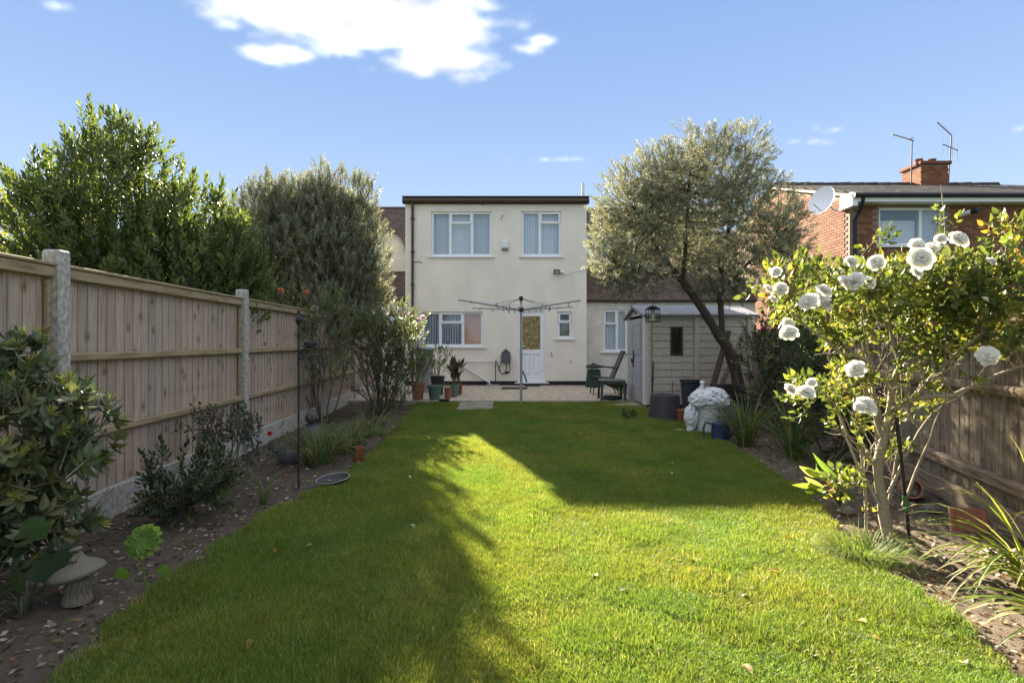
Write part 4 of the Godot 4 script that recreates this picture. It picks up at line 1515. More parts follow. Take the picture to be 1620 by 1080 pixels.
	part(t, "trunk", m, M.bark)
	part(t, "crown", cm, M.leaf_grey, "stuff")
	# sunlit maple-like tree at the far left
	var soft_leaf := func(c): return leaf_mb(0.075, 0.05, 3, 0.15, 0.2, c, 0.8)
	var soft := []
	for k in [[Color(0.22, 0.24, 0.035), Color(0.36, 0.34, 0.05)], [Color(0.12, 0.16, 0.03), Color(0.26, 0.28, 0.05)]]:
		for i in 2:
			soft.append(sprig(10, 0.3, soft_leaf, 1.3, 0.6, k[0], k[1]))
	t = thing("yellow_tree", "yellow-green loose leafed tree at the far left beyond the fence", "tree", Vector3(-8.2, -0.08, -8.6))
	m = MB.new()
	hubs = limb(m, [Vector3(0, 0, 0), Vector3(-0.1, 1.4, 0), Vector3(-0.2, 3.0, 0)], 0.09, 0.02)
	hubs += limb(m, [Vector3(0, 0.8, 0), Vector3(0.5, 1.8, 0.1), Vector3(0.8, 3.0, 0.1)], 0.05, 0.012)
	cm = MB.new()
	pts = crown(cm, [[Vector3(0.1, 2.6, 0), Vector3(1.1, 1.3, 1.0)], [Vector3(-0.6, 3.1, 0), Vector3(0.9, 1.0, 0.9)], [Vector3(0.55, 1.7, 0), Vector3(0.7, 0.8, 0.8)]], 520, soft, 0.5, 0.8, 0.8, 1.3, -0.05, 6)
	twigs(m, pts, hubs, 3, 0.012)
	part(t, "trunk", m, M.bark)
	part(t, "crown", cm, M.leaf_soft, "stuff")
	# leaning olive by the shed
	t = thing("olive_tree", "round-headed olive tree with a leaning forked trunk in front of the shed", "tree", Vector3(3.884, -0.04, -9.5))
	var o0 := t.position
	m = MB.new()
	hubs = []
	var fork := Vector3(3.496, 1.292, -9.450) - o0
	limb(m, [Vector3(0, -0.05, 0), Vector3(3.779, 0.511, -9.500) - o0, Vector3(3.687, 0.913, -9.480) - o0, fork], 0.115, 0.085, 12)
	hubs += limb(m, [fork - Vector3(-0.02, 0.06, 0), Vector3(3.154, 1.772, -9.400) - o0, Vector3(2.805, 2.227, -9.350) - o0, Vector3(2.377, 2.748, -9.300) - o0, Vector3(2.015, 3.420, -9.300) - o0], 0.08, 0.022, 10)
	hubs += limb(m, [fork - Vector3(0, 0.04, 0), Vector3(3.494, 1.778, -9.500) - o0, Vector3(3.480, 2.152, -9.550) - o0, Vector3(3.627, 2.957, -9.600) - o0, Vector3(3.733, 3.810, -9.600) - o0], 0.055, 0.016, 9)
	hubs += limb(m, [Vector3(2.805, 2.227, -9.350) - o0, Vector3(2.811, 2.886, -9.200) - o0, Vector3(2.831, 3.677, -9.100) - o0, Vector3(2.882, 4.283, -9.100) - o0], 0.04, 0.012, 8)
	hubs += limb(m, [Vector3(3.502, 2.046, -9.550) - o0, Vector3(3.906, 2.517, -9.500) - o0, Vector3(4.387, 3.026, -9.400) - o0], 0.03, 0.01, 7)
	hubs += limb(m, [Vector3(2.753, 2.310, -9.350) - o0, Vector3(2.100, 2.350, -9.000) - o0, Vector3(1.632, 2.437, -8.900) - o0], 0.028, 0.01, 7)
	part(t, "trunk", m, M.bark)
	cm = MB.new()
	ells = [[Vector3(3.029, 3.548, -9.400) - o0, Vector3(1.15, 1.0, 1.1)], [Vector3(2.015, 3.213, -9.300) - o0, Vector3(0.68, 0.95, 0.9)], [Vector3(4.011, 3.256, -9.500) - o0, Vector3(0.75, 0.85, 0.9)], [Vector3(3.483, 4.258, -9.500) - o0, Vector3(0.75, 0.48, 0.8)], [Vector3(1.921, 2.362, -9.100) - o0, Vector3(0.6, 0.38, 0.7)], [Vector3(2.480, 3.937, -9.300) - o0, Vector3(0.7, 0.5, 0.7)], [Vector3(3.589, 2.411, -9.500) - o0, Vector3(0.9, 0.45, 0.8)], [Vector3(4.439, 2.921, -9.400) - o0, Vector3(0.38, 0.6, 0.6)],
		[Vector3(1.533, 2.732, -9.200) - o0, Vector3(0.25, 0.6, 0.5)], [Vector3(4.011, 4.628, -9.500) - o0, Vector3(0.15, 0.25, 0.2)], [Vector3(2.872, 4.592, -9.400) - o0, Vector3(0.15, 0.22, 0.2)]]
	pts = crown(cm, ells, 6200, olive, 0.35, 0.6, 0.85, 1.2, -0.22, 7, 1.6)
	var tw := MB.new()
	twigs(tw, pts, hubs, 16, 0.010)
	part(t, "branches", tw, M.bark)
	part(t, "crown", cm, M.leaf_grey, "stuff")
	# the trees behind the camera that the door glass and window panes mirror
	for k in [[-7.0, 13.0, "round yellow-green tree behind the viewer, left end of the garden"], [0.5, 15.0, "round yellow-green tree behind the viewer, middle of the garden end"], [7.5, 13.5, "round yellow-green tree behind the viewer, right end of the garden"]]:
		t = thing("garden_tree", k[2], "tree", Vector3(k[0], -0.08, k[1]), 0.0, "trees at the end of the garden")
		m = MB.new()
		hubs = limb(m, [Vector3(0, 0, 0), Vector3(0.05, 1.2, 0), Vector3(0, 2.6, 0)], 0.12, 0.03)
		cm = MB.new()
		pts = crown(cm, [[Vector3(0, 2.3, 0), Vector3(1.9, 1.6, 1.6)]], 420, soft, 0.5, 0.8, 2.0, 3.0, -0.3, 8)
		part(t, "trunk", m, M.bark)
		part(t, "crown", cm, M.leaf_soft, "stuff")

func ball(m: MB, c: Vector3, r: Vector3, col := Color.WHITE, bs := Basis(), seg := 10):
	var prof := []
	for i in seg + 1:
		var a := -PI / 2 + PI * i / seg
		prof.append(Vector2(maxf(cos(a), 0.0), sin(a)))
	m.lathe(prof, seg * 2, c, col, bs.scaled_local(r))

func pot(label: String, at: Vector3, rt: float, rb: float, h: float, col: Color, clay := false) -> Node3D:
	var t := thing("plant_pot", label, "plant pot", at, 0.0, "plant pots on the patio edge")
	var m := MB.new()
	m.lathe([Vector2(0, 0), Vector2(rb, 0), Vector2(lerpf(rb, rt, 0.84) * 0.98, h * 0.84)], 24, Vector3.ZERO, col)
	part(t, "body", m, M.terracotta if clay else M.plastic)
	m = MB.new()
	m.lathe([Vector2(rt * 0.93, h * 0.84), Vector2(rt * 1.02, h * 0.85), Vector2(rt * 1.04, h), Vector2(rt * 0.95, h), Vector2(rt * 0.9, h * 0.88)], 24, Vector3.ZERO, col)
	part(t, "rim", m, M.terracotta if clay else M.plastic)
	m = MB.new()
	m.lathe([Vector2(rt * 0.95, h * 0.88), Vector2(0, h * 0.9)], 20, Vector3.ZERO, Color(0.09, 0.07, 0.05))
	part(t, "soil", m, M.soil)
	return t

func potted_plant(called: String, label: String, at: Vector3, sprigs: Array, ells: Array, n: int, up: float, s0: float, s1: float, stems: int, height: float):
	var t := thing(called, label, "plant", at, 0.0, "plants in the patio pots")
	var m := MB.new()
	for i in stems:
		var a := R.randf() * TAU
		m.tube([Vector3(cos(a), 0, sin(a)) * 0.02, Vector3(cos(a), 0, sin(a)) * rf(0.03, 0.1) + Vector3(0, height * rf(0.6, 0.95), 0)], [0.007, 0.003], 5)
	part(t, "stem", m, M.green_stem)
	var c := MB.new()
	crown(c, ells, n, sprigs, up, 0.5, s0, s1, -1.0)
	part(t, "foliage", c, M.leaf, "stuff")

func patio_things():
	var y := 0.05
	pot("large terracotta pot at the border end of the patio", Vector3(-1.943, 0.050, -11.739), 0.14, 0.105, 0.35, Color(0.40, 0.165, 0.095), true)
	pot("large sage green pot at the front of the patio group", Vector3(-1.598, 0.050, -11.739), 0.155, 0.10, 0.30, Color(0.13, 0.20, 0.175))
	pot("black pot with a leafy shrub behind the sage green one", Vector3(-1.686, 0.050, -12.857), 0.16, 0.12, 0.42, Color(0.035, 0.04, 0.042))
	pot("small terracotta pot between the two sage green ones", Vector3(-1.353, 0.050, -12.054), 0.085, 0.075, 0.22, Color(0.38, 0.15, 0.085), true)
	pot("smaller sage green pot holding the dark red canna", Vector3(-1.248, 0.050, -12.343), 0.10, 0.065, 0.27, Color(0.14, 0.22, 0.19))
	pot("slim terracotta pot nearest the house wall", Vector3(-1.193, 0.050, -12.857), 0.075, 0.06, 0.25, Color(0.33, 0.12, 0.075), true)
	var m := MB.new()
	m.lathe([Vector2(0, 0.0), Vector2(0.09, 0.0), Vector2(0.12, 0.03), Vector2(0.115, 0.03), Vector2(0.085, 0.008), Vector2(0, 0.008)], 24, Vector3.ZERO, Color(0.05, 0.055, 0.07))
	solo("pot_saucer", m, M.plastic, "dark pot saucer lying on the patio edge before the pots", "saucer", Vector3(-1.380, 0.050, -11.551))
	# plants in them
	var lf := func(c): return leaf_mb(0.075, 0.03, 3, 0.2, 0.2, c)
	var yg := [sprig(9, 0.2, lf, 1.1, 0.5, Color(0.10, 0.13, 0.03), Color(0.22, 0.22, 0.06)), sprig(9, 0.2, lf, 1.1, 0.5, Color(0.08, 0.12, 0.03), Color(0.16, 0.18, 0.05))]
	potted_plant("leafy_shrub", "upright yellow-green shrub growing in the black pot", Vector3(-1.686, 0.050, -12.857) + Vector3(0, 0.37, 0), yg, [[Vector3(0, 0.3, 0), Vector3(0.2, 0.28, 0.2)], [Vector3(0.12, 0.48, 0), Vector3(0.1, 0.16, 0.1)]], 34, 1.0, 0.8, 1.2, 6, 0.45)
	var big := func(c): return leaf_mb(0.26, 0.085, 5, 0.25, 0.15, c)
	var canna := [sprig(7, 0.34, big, 0.8, 0.15, Color(0.075, 0.045, 0.035), Color(0.09, 0.08, 0.04)), sprig(6, 0.3, big, 0.8, 0.2, Color(0.06, 0.05, 0.035), Color(0.08, 0.10, 0.04))]
	potted_plant("canna", "dark red-leaved canna in the smaller sage green pot", Vector3(-1.248, 0.050, -12.343) + Vector3(0, 0.24, 0), canna, [[Vector3(-0.05, 0.12, 0), Vector3(0.1, 0.1, 0.1)]], 7, 1.6, 0.8, 1.15, 4, 0.3)
	potted_plant("canna", "short dark-leaved canna in the slim terracotta pot", Vector3(-1.193, 0.050, -12.857) + Vector3(0, 0.22, 0), canna, [[Vector3(0.0, 0.03, 0), Vector3(0.06, 0.04, 0.06)]], 3, 1.2, 0.55, 0.75, 2, 0.1)
	var thin := func(c): return leaf_mb(0.16, 0.008, 3, 0.1, 0.3, c)
	var wisp := [sprig(10, 0.22, thin, 0.6, 0.2, Color(0.10, 0.12, 0.06), Color(0.17, 0.17, 0.09))]
	potted_plant("wispy_plant", "wispy grey-green plant in the large terracotta pot", Vector3(-1.943, 0.050, -11.739) + Vector3(0, 0.31, 0), wisp, [[Vector3(0, 0.15, 0), Vector3(0.12, 0.15, 0.12)]], 26, 1.6, 0.9, 1.6, 5, 0.3)
	potted_plant("wispy_plant", "short grassy plant in the small terracotta pot", Vector3(-1.353, 0.050, -12.054) + Vector3(0, 0.19, 0), wisp, [[Vector3(0, 0.02, 0), Vector3(0.05, 0.03, 0.05)]], 8, 1.2, 0.4, 0.6, 3, 0.05)
	# water butt in the corner
	var t := thing("water_butt", "grey lidded water butt between the pots and the house wall", "water butt", Vector3(-2.100, 0.05, -13.6))
	m = MB.new()
	m.lathe([Vector2(0, 0), Vector2(0.17, 0), Vector2(0.21, 0.5), Vector2(0.20, 0.86)], 26, Vector3.ZERO, Color(0.36, 0.37, 0.36))
	part(t, "barrel", m, M.plastic)
	m = MB.new()
	m.lathe([Vector2(0.215, 0.86), Vector2(0.215, 0.98), Vector2(0.23, 0.985), Vector2(0.23, 1.02), Vector2(0.15, 1.055), Vector2(0, 1.06)], 26, Vector3.ZERO, Color(0.14, 0.19, 0.23))
	part(t, "lid", m, M.plastic)
	# compost bin
	t = thing("compost_bin", "dark green ribbed compost bin against the house corner", "compost bin", Vector3(2.158, 0.05, -15.0))
	m = MB.new()
	var prof := [Vector2(0, 0), Vector2(0.22, 0)]
	for i in 5:
		prof += [Vector2(0.22 - 0.012 * i, 0.03 + i * 0.1), Vector2(0.228 - 0.012 * i, 0.035 + i * 0.1), Vector2(0.226 - 0.012 * i, 0.06 + i * 0.1), Vector2(0.215 - 0.012 * i, 0.065 + i * 0.1)]
	m.lathe(prof, 26, Vector3.ZERO, Color(0.028, 0.055, 0.04))
	part(t, "body", m, M.plastic)
	m = MB.new()
	m.lathe([Vector2(0.17, 0.5), Vector2(0.215, 0.51), Vector2(0.215, 0.54), Vector2(0.14, 0.59), Vector2(0.05, 0.60), Vector2(0.05, 0.63), Vector2(0, 0.63)], 26, Vector3.ZERO, Color(0.025, 0.035, 0.03))
	part(t, "lid", m, M.plastic)
	# garden chair facing the house side
	t = thing("garden_chair", "dark sling garden chair turned sideways behind the low table", "chair", Vector3(2.12, 0.05, -13.0))
	var dk := Color(0.06, 0.058, 0.058)
	m = MB.new()
	for z in [-0.24, 0.24]:
		m.tube([Vector3(-0.30, 0.0, z), Vector3(-0.24, 0.40, z), Vector3(0.16, 0.36, z), Vector3(0.42, 0.98, z)], [0.013], 8, Color(0.03, 0.03, 0.03))
		m.tube([Vector3(0.30, 0.0, z), Vector3(0.12, 0.36, z)], [0.013], 8, Color(0.03, 0.03, 0.03))
		m.tube([Vector3(-0.25, 0.36, z), Vector3(-0.27, 0.55, z), Vector3(-0.2, 0.62, z), Vector3(-0.06, 0.63, z), Vector3(0.22, 0.6, z), Vector3(0.27, 0.62, z)], [0.012], 8, Color(0.03, 0.03, 0.03))
	m.tube([Vector3(0.42, 0.98, -0.24), Vector3(0.42, 0.98, 0.24)], [0.013], 8, Color(0.03, 0.03, 0.03))
	m.tube([Vector3(-0.24, 0.40, -0.24), Vector3(-0.24, 0.40, 0.24)], [0.013], 8, Color(0.03, 0.03, 0.03))
	part(t, "frame", m, M.plastic)
	m = MB.new()
	m.bar(Vector3(-0.23, 0.405, 0), Vector3(0.16, 0.365, 0), 0.45, 0.014, dk)
	part(t, "seat", m, M.cloth)
	m = MB.new()
	m.box(Vector3(0.28, 0.67, 0), Vector3(0.016, 0.66, 0.45), dk, Basis(Vector3.BACK, -0.396))
	part(t, "backrest", m, M.cloth)
	# low table
	t = thing("low_table", "low dark grey plastic table in front of the shed doors", "table", Vector3(2.06, 0.05, -11.75))
	var tg := Color(0.075, 0.08, 0.08)
	m = MB.new()
	m.cbox(Vector3(0, 0.40, 0), Vector3(0.50, 0.035, 0.45), 0.01, tg * 2.2)
	for s in [-1, 1]:
		m.cbox(Vector3(0, 0.36, s * 0.2), Vector3(0.46, 0.05, 0.02), 0.004, tg)
	part(t, "table_top", m, M.plastic)
	for sx in [-1, 1]:
		for sz in [-1, 1]:
			m = MB.new()
			m.bar(Vector3(sx * 0.225, 0.38, sz * 0.2), Vector3(sx * 0.24, 0.0, sz * 0.21), 0.05, 0.035, tg, 0.005)
			part(t, "leg", m, M.plastic)
	m = MB.new()
	m.lathe([Vector2(0, 0), Vector2(0.19, 0.0), Vector2(0.2, 0.02), Vector2(0.16, 0.075), Vector2(0, 0.085)], 26, Vector3.ZERO, Color(0.05, 0.055, 0.05))
	solo("parasol_base", m, M.stone, "round dark parasol base under the low table", "parasol base", Vector3(2.07, 0.05, -11.78))
	# rotary washing line
	rotary()
	# hose reel on the wall
	t = thing("hose_reel", "grey wall-mounted hose reel with dangling black hose", "hose reel", Vector3(-0.165, 0.817, -15.590))
	m = MB.new()
	m.cbox(Vector3(0, 0, 0.03), Vector3(0.24, 0.30, 0.05), 0.015, Color(0.10, 0.10, 0.115))
	m.tri(Vector3(-0.09, 0.15, 0.055), Vector3(0.09, 0.15, 0.055), Vector3(0, 0.24, 0.05), Color(0.10, 0.10, 0.115))
	m.tri(Vector3(-0.09, 0.15, 0.02), Vector3(0, 0.24, 0.02), Vector3(0.09, 0.15, 0.02), Color(0.10, 0.10, 0.115))
	part(t, "bracket", m, M.plastic)
	m = MB.new()
	m.lathe([Vector2(0.0, 0.0), Vector2(0.14, 0.0), Vector2(0.14, 0.02), Vector2(0.08, 0.025), Vector2(0.08, 0.13), Vector2(0.14, 0.135), Vector2(0.14, 0.155), Vector2(0.0, 0.16)], 26, Vector3(0, 0, 0.06), Color(0.13, 0.13, 0.15), Basis(Vector3.RIGHT, PI / 2))
	part(t, "drum", m, M.plastic)
	m = MB.new()
	for k in 5:
		var rp := []
		for q in 21:
			rp.append(Vector3(cos(q * TAU / 20) * 0.105, sin(q * TAU / 20) * 0.105, 0.095 + k * 0.021))
		m.tube(rp, [0.0115], 6)
	m.tube([Vector3(-0.1, -0.05, 0.15), Vector3(-0.362, 0.475, -15.500) - t.position, Vector3(-0.258, 0.354, -15.500) - t.position, Vector3(-0.155, 0.475, -15.500) - t.position, Vector3(0.01, -0.1, 0.16)], [0.012], 6)
	m.tube([Vector3(0.09, -0.06, 0.15), Vector3(-0.052, 0.458, -15.500) - t.position, Vector3(-0.138, 0.372, -15.500) - t.position, Vector3(-0.293, 0.372, -15.500) - t.position, Vector3(-0.414, 0.646, -15.520) - t.position, Vector3(-0.441, 0.749, -15.550) - t.position, Vector3(-0.457, 0.560, -15.520) - t.position, Vector3(-0.448, 0.164, -15.520) - t.position], [0.012], 6)
	part(t, "hose", m, M.black)
	m = MB.new()
	m.tube([Vector3(-0.189, 0.399, -15.480) - t.position, Vector3(-0.069, 0.416, -15.480) - t.position], [0.022, 0.03], 8)
	part(t, "spray_gun", m, M.black_dull)
	# floodlight
	t = thing("floodlight", "black floodlight with sensor on the house wall", "floodlight", Vector3(1.247, 3.138, -15.590))
	m = MB.new()
	m.cbox(Vector3(-0.03, 0.0, 0.13), Vector3(0.18, 0.13, 0.07), 0.012, Color.WHITE, Basis(Vector3.RIGHT, 0.35))
	m.tube([Vector3(0.02, 0, 0.0), Vector3(0.0, 0.0, 0.1)], [0.015], 8)
	part(t, "housing", m, M.black)
	m = MB.new()
	m.box(Vector3(-0.03, -0.012, 0.168), Vector3(0.14, 0.09, 0.004), Color(0.5, 0.5, 0.48), Basis(Vector3.RIGHT, 0.35))
	part(t, "lens", m, M.white_dull)
	m = MB.new()
	ball(m, Vector3(0.10, 0.0, 0.08), Vector3(0.035, 0.04, 0.035))
	m.cbox(Vector3(0.12, 0.02, 0.03), Vector3(0.07, 0.07, 0.05), 0.008)
	part(t, "sensor", m, M.white_dull)
	m = MB.new()
	m.tube([Vector3(0.15, 0.0, 0.02), Vector3(0.24, -0.07, 0.01), Vector3(0.33, -0.03, 0.008), Vector3(0.42, 0.03, 0.008), Vector3(2.027, 3.199, -15.590) - t.position], [0.006], 5)
	part(t, "cable", m, M.white_dull)
	# mats
	m = MB.new()
	m.cbox(Vector3(0, 0.012, 0), Vector3(0.66, 0.02, 0.4), 0.006)
	solo("door_mat", m, M.black_dull, "dark mat on the patio in front of the back door", "mat", Vector3(0.064, 0.050, -14.497))
	m = MB.new()
	m.cbox(Vector3(0, 0.012, 0), Vector3(0.4, 0.02, 0.3), 0.006)
	solo("door_mat", m, M.black_dull, "small dark mat under the door threshold", "mat", Vector3(0.55, 0.05, -15.3))
	t = thing("drain_cover", "square grey drain grid at the foot of the waste pipe", "drain", Vector3(-0.518, 0.050, -15.540))
	m = MB.new()
	ring(m, -0.17, 0.17, -0.12, 0.12, 0.03, 0.0, 0.03)
	for i in 6:
		m.box(Vector3(-0.11 + i * 0.045, 0, -0.015), Vector3(0.015, 0.2, 0.02))
	var g := part(t, "grid", m, M.concrete)
	g.rotation.x = -PI / 2
	g.position.y = 0.035

func rotary():
	var b := Vector3(0.181, 0.000, -11.364)
	var t := thing("rotary_washing_line", "grey rotary washing line standing open on the lawn's far edge", "washing line", b)
	var m := MB.new()
	m.tube([Vector3(0, -0.05, 0), Vector3(0, 1.12, 0)], [0.026], 12)
	m.tube([Vector3(0, 1.12, 0), Vector3(0, 2.14, 0)], [0.022], 12)
	part(t, "pole", m, M.galv)
	m = MB.new()
	m.lathe([Vector2(0, 2.16), Vector2(0.035, 2.15), Vector2(0.05, 2.11), Vector2(0.03, 2.06)], 12)
	m.lathe([Vector2(0.03, 1.84), Vector2(0.06, 1.87), Vector2(0.06, 1.93), Vector2(0.03, 1.95)], 12)
	part(t, "hub", m, M.black)
	m = MB.new()
	m.tube([Vector3(0.03, 0.66, 0.0), Vector3(0.09, 0.52, 0.02), Vector3(0.11, 0.44, 0.02)], [0.016, 0.014, 0.018], 6)
	part(t, "crank_handle", m, M.black)
	var tips := []
	for k in 4:
		var a := PI / 4 + k * PI / 2 + 0.05
		var tip := Vector3(cos(a) * 1.56, 1.985 + 0.02 * (k % 2), sin(a) * 1.56)
		var root := Vector3(cos(a) * 0.05, 1.885, sin(a) * 0.05)
		tips.append([root, tip])
		m = MB.new()
		m.tube([root, tip], [0.015, 0.014], 8)
		m.tube([Vector3(cos(a) * 0.04, 2.10, sin(a) * 0.04), root.lerp(tip, 0.48)], [0.008], 6)
		part(t, "arm", m, M.galv)
	for s in [0.34, 0.5, 0.66, 0.82, 0.98]:
		m = MB.new()
		var lp := []
		for k in 5:
			var e: Array = tips[k % 4]
			var p: Vector3 = e[0].lerp(e[1], s) + Vector3(0, 0.012, 0)
			if k > 0:
				lp.append((lp[-1] + p) * 0.5 + Vector3(0, -0.10 * s, 0))
			lp.append(p)
		m.tube(lp, [0.0032], 5)
		part(t, "line", m, M.white_dull)
	var pm := MB.new()
	pm.cbox(Vector3(-0.004, -0.03, 0), Vector3(0.006, 0.075, 0.01), 0.001)
	pm.cbox(Vector3(0.004, -0.03, 0), Vector3(0.006, 0.075, 0.01), 0.001)
	var pmesh := pm.mesh()
	var pegs := [mat(Color(0.09, 0.08, 0.07), 0.7), mat(Color(0.35, 0.25, 0.15), 0.7), mat(Color(0.10, 0.16, 0.3), 0.6)]
	for i in 26:
		var k := R.randi() % 4
		var s: float = [0.34, 0.5, 0.66, 0.82, 0.98][R.randi() % 5]
		var a: Vector3 = tips[k][0].lerp(tips[k][1], s)
		var e: Vector3 = tips[(k + 1) % 4][0].lerp(tips[(k + 1) % 4][1], s)
		var u := rf(0.05, 0.95)
		var sag := -0.10 * s * (1.0 - absf(2.0 * u - 1.0))
		var o := part(t, "peg", pmesh, pegs[i % 3])
		o.position = a.lerp(e, u) + Vector3(0, sag + 0.01, 0)
		o.rotation = Vector3(rf(-0.2, 0.2), R.randf() * TAU, rf(-0.2, 0.2))

func crumple(m: MB, c: Vector3, r: Vector3, cols: Array, sd: int, fold := 0.22, nu := 40, nv := 22):
	var nz := FastNoiseLite.new()
	nz.seed = sd
	nz.frequency = 2.2
	nz.noise_type = FastNoiseLite.TYPE_SIMPLEX
	nz.fractal_type = FastNoiseLite.FRACTAL_FBM
	nz.fractal_octaves = 3
	var g := []
	for j in nv + 1:
		var row := []
		for i in nu:
			var a := TAU * i / nu
			var b := -PI / 2 + PI * j / nv
			var d := Vector3(cos(a) * cos(b), sin(b), sin(a) * cos(b))
			var k := 1.0 + fold * nz.get_noise_3dv(d * 0.8)
			row.append(c + d * r * k)
		g.append(row)
	for j in nv:
		for i in nu:
			var i2 := (i + 1) % nu
			var col: Color = cols[0]
			if cols.size() > 1 and (i * 7 + j * 3) % 40 < 5 and j > 8 and j < 14:
				col = cols[1]
			m.quad(g[j][i2], g[j][i], g[j + 1][i], g[j + 1][i2], col)

func shed_things():
	var m := MB.new()
	m.lathe([Vector2(0, 0), Vector2(0.275, 0), Vector2(0.28, 0.03), Vector2(0.262, 0.05), Vector2(0.225, 0.40), Vector2(0.21, 0.415), Vector2(0.20, 0.40), Vector2(0.19, 0.385), Vector2(0, 0.385)], 30, Vector3.ZERO, Color(0.055, 0.052, 0.055))
	solo("upturned_tub", m, M.plastic, "black rubber tub turned upside down at the shed corner", "tub", Vector3(2.459, -0.010, -9.145))
	m = MB.new()
	m.tube([Vector3(0, 0, 0), Vector3(0.01, 0.28, 0)], [0.009, 0.006], 6)
	solo("dry_stalk", m, M.twig, "dry stalk standing up behind the black tub", "stalk", Vector3(2.55, 0.02, -9.05) + Vector3(0, 0.33, 0))
	var t := thing("dustbin", "dark grey plastic bin standing against the shed wall", "bin", Vector3(3.165, -0.03, -10.1))
	m = MB.new()
	m.lathe([Vector2(0, 0), Vector2(0.12, 0), Vector2(0.165, 0.55), Vector2(0.18, 0.56), Vector2(0.18, 0.60), Vector2(0.165, 0.60), Vector2(0.15, 0.54), Vector2(0.11, 0.03), Vector2(0, 0.03)], 24, Vector3.ZERO, Color(0.045, 0.05, 0.055))
	part(t, "body", m, M.plastic)
	m = MB.new()
	m.cbox(Vector3(0, 0.11, 0), Vector3(0.34, 0.22, 0.24), 0.015, Color(0.24, 0.09, 0.05))
	solo("clay_trough", m, M.terracotta, "reddish clay trough behind the black tub", "trough", Vector3(2.749, -0.03, -8.9))
	t = thing("white_tub", "tall white plastic tub with a sack on top in front of the olive trunk", "tub", Vector3(2.697, -0.020, -7.829))
	m = MB.new()
	m.lathe([Vector2(0, 0), Vector2(0.175, 0), Vector2(0.165, 0.02), Vector2(0.145, 0.36), Vector2(0.155, 0.365), Vector2(0.155, 0.39), Vector2(0, 0.39)], 28, Vector3.ZERO, Color(0.52, 0.52, 0.50))
	part(t, "body", m, M.plastic)
	m = MB.new()
	var hp := []
	for q in 13:
		var a := PI * q / 12
		hp.append(Vector3(cos(a) * 0.158, 0.33 - sin(a) * 0.10, 0.02 + sin(a) * 0.15))
	m.tube(hp, [0.004], 5)
	part(t, "bail_handle", m, M.galv)
	var tp := t.position
	m = MB.new()
	var sk := Color(0.62, 0.63, 0.64)
	crumple(m, tp + Vector3(0.03, 0.47, -0.01), Vector3(0.27, 0.14, 0.19), [sk, Color(0.07, 0.25, 0.28)], 3, 0.2, 30, 18)
	crumple(m, tp + Vector3(0.08, 0.55, -0.02), Vector3(0.17, 0.09, 0.13), [sk * 0.95], 5, 0.22, 26, 16)
	crumple(m, tp + Vector3(-0.13, 0.48, 0.03), Vector3(0.13, 0.13, 0.13), [sk], 8, 0.22, 24, 16)
	m.tube([tp + Vector3(-0.10, 0.54, 0.0), tp + Vector3(-0.09, 0.62, 0.0), tp + Vector3(-0.075, 0.67, 0.0), tp + Vector3(-0.08, 0.72, 0.01)], [0.09, 0.045, 0.018, 0.035], 7, sk)
	for q in 3:
		m.tube([tp + Vector3(0.02 + q * 0.05, 0.60 - q * 0.02, 0.11 + q * 0.015), tp + Vector3(0.09 + q * 0.055, 0.54 - q * 0.03, 0.15 + q * 0.01)], [0.004], 4, Color(0.12, 0.13, 0.14))
	solo("white_sack", m, M.cloth, "crumpled white plastic sack lying on the white tub", "sack")
	m = MB.new()
	crumple(m, tp + Vector3(-0.23, 0.23, 0.01), Vector3(0.10, 0.17, 0.09), [Color(0.56, 0.57, 0.58)], 9, 0.22, 20, 14)
	crumple(m, tp + Vector3(-0.25, 0.06, 0.03), Vector3(0.05, 0.09, 0.05), [Color(0.56, 0.57, 0.56)], 10, 0.22, 16, 12)
	solo("white_sack", m, M.cloth, "smaller white sack slumped against the tub's shed side", "sack")
	# watering can
	t = thing("watering_can", "dark blue watering can with a green-grey handle by the white tub", "watering can", Vector3(2.673, -0.030, -7.291))
	m = MB.new()
	m.lathe([Vector2(0, 0), Vector2(0.115, 0), Vector2(0.12, 0.02), Vector2(0.105, 0.23), Vector2(0.08, 0.25), Vector2(0, 0.25)], 22, Vector3.ZERO, Color(0.025, 0.04, 0.11))
	part(t, "body", m, M.plastic)
	m = MB.new()
	m.tube([Vector3(-0.1, 0.22, 0), Vector3(-0.19, 0.25, 0), Vector3(-0.22, 0.16, 0), Vector3(-0.2, 0.04, 0), Vector3(-0.11, 0.02, 0)], [0.017], 8, Color(0.06, 0.11, 0.11))
	part(t, "handle", m, M.plastic)
	m = MB.new()
	m.tube([Vector3(0.1, 0.05, 0), Vector3(0.2, 0.14, 0), Vector3(0.3, 0.28, 0)], [0.025, 0.018, 0.014], 8, Color(0.025, 0.04, 0.11))
	m.tube([Vector3(0.3, 0.28, 0), Vector3(0.33, 0.32, 0)], [0.014, 0.04], 10, Color(0.025, 0.04, 0.11))
	part(t, "spout", m, M.plastic)
	# black crate of logs on a grey box
	m = MB.new()
	m.cbox(Vector3(0, 0.15, 0), Vector3(0.34, 0.36, 0.3), 0.01, Color(0.2, 0.2, 0.21))
	solo("grey_box", m, M.plastic, "grey box under the black crate beside the olive trunk", "box", Vector3(3.364, -0.03, -8.8))
	t = thing("black_crate", "black openwork crate of dry logs beside the olive trunk", "crate", Vector3(3.334, 0.30, -8.8))
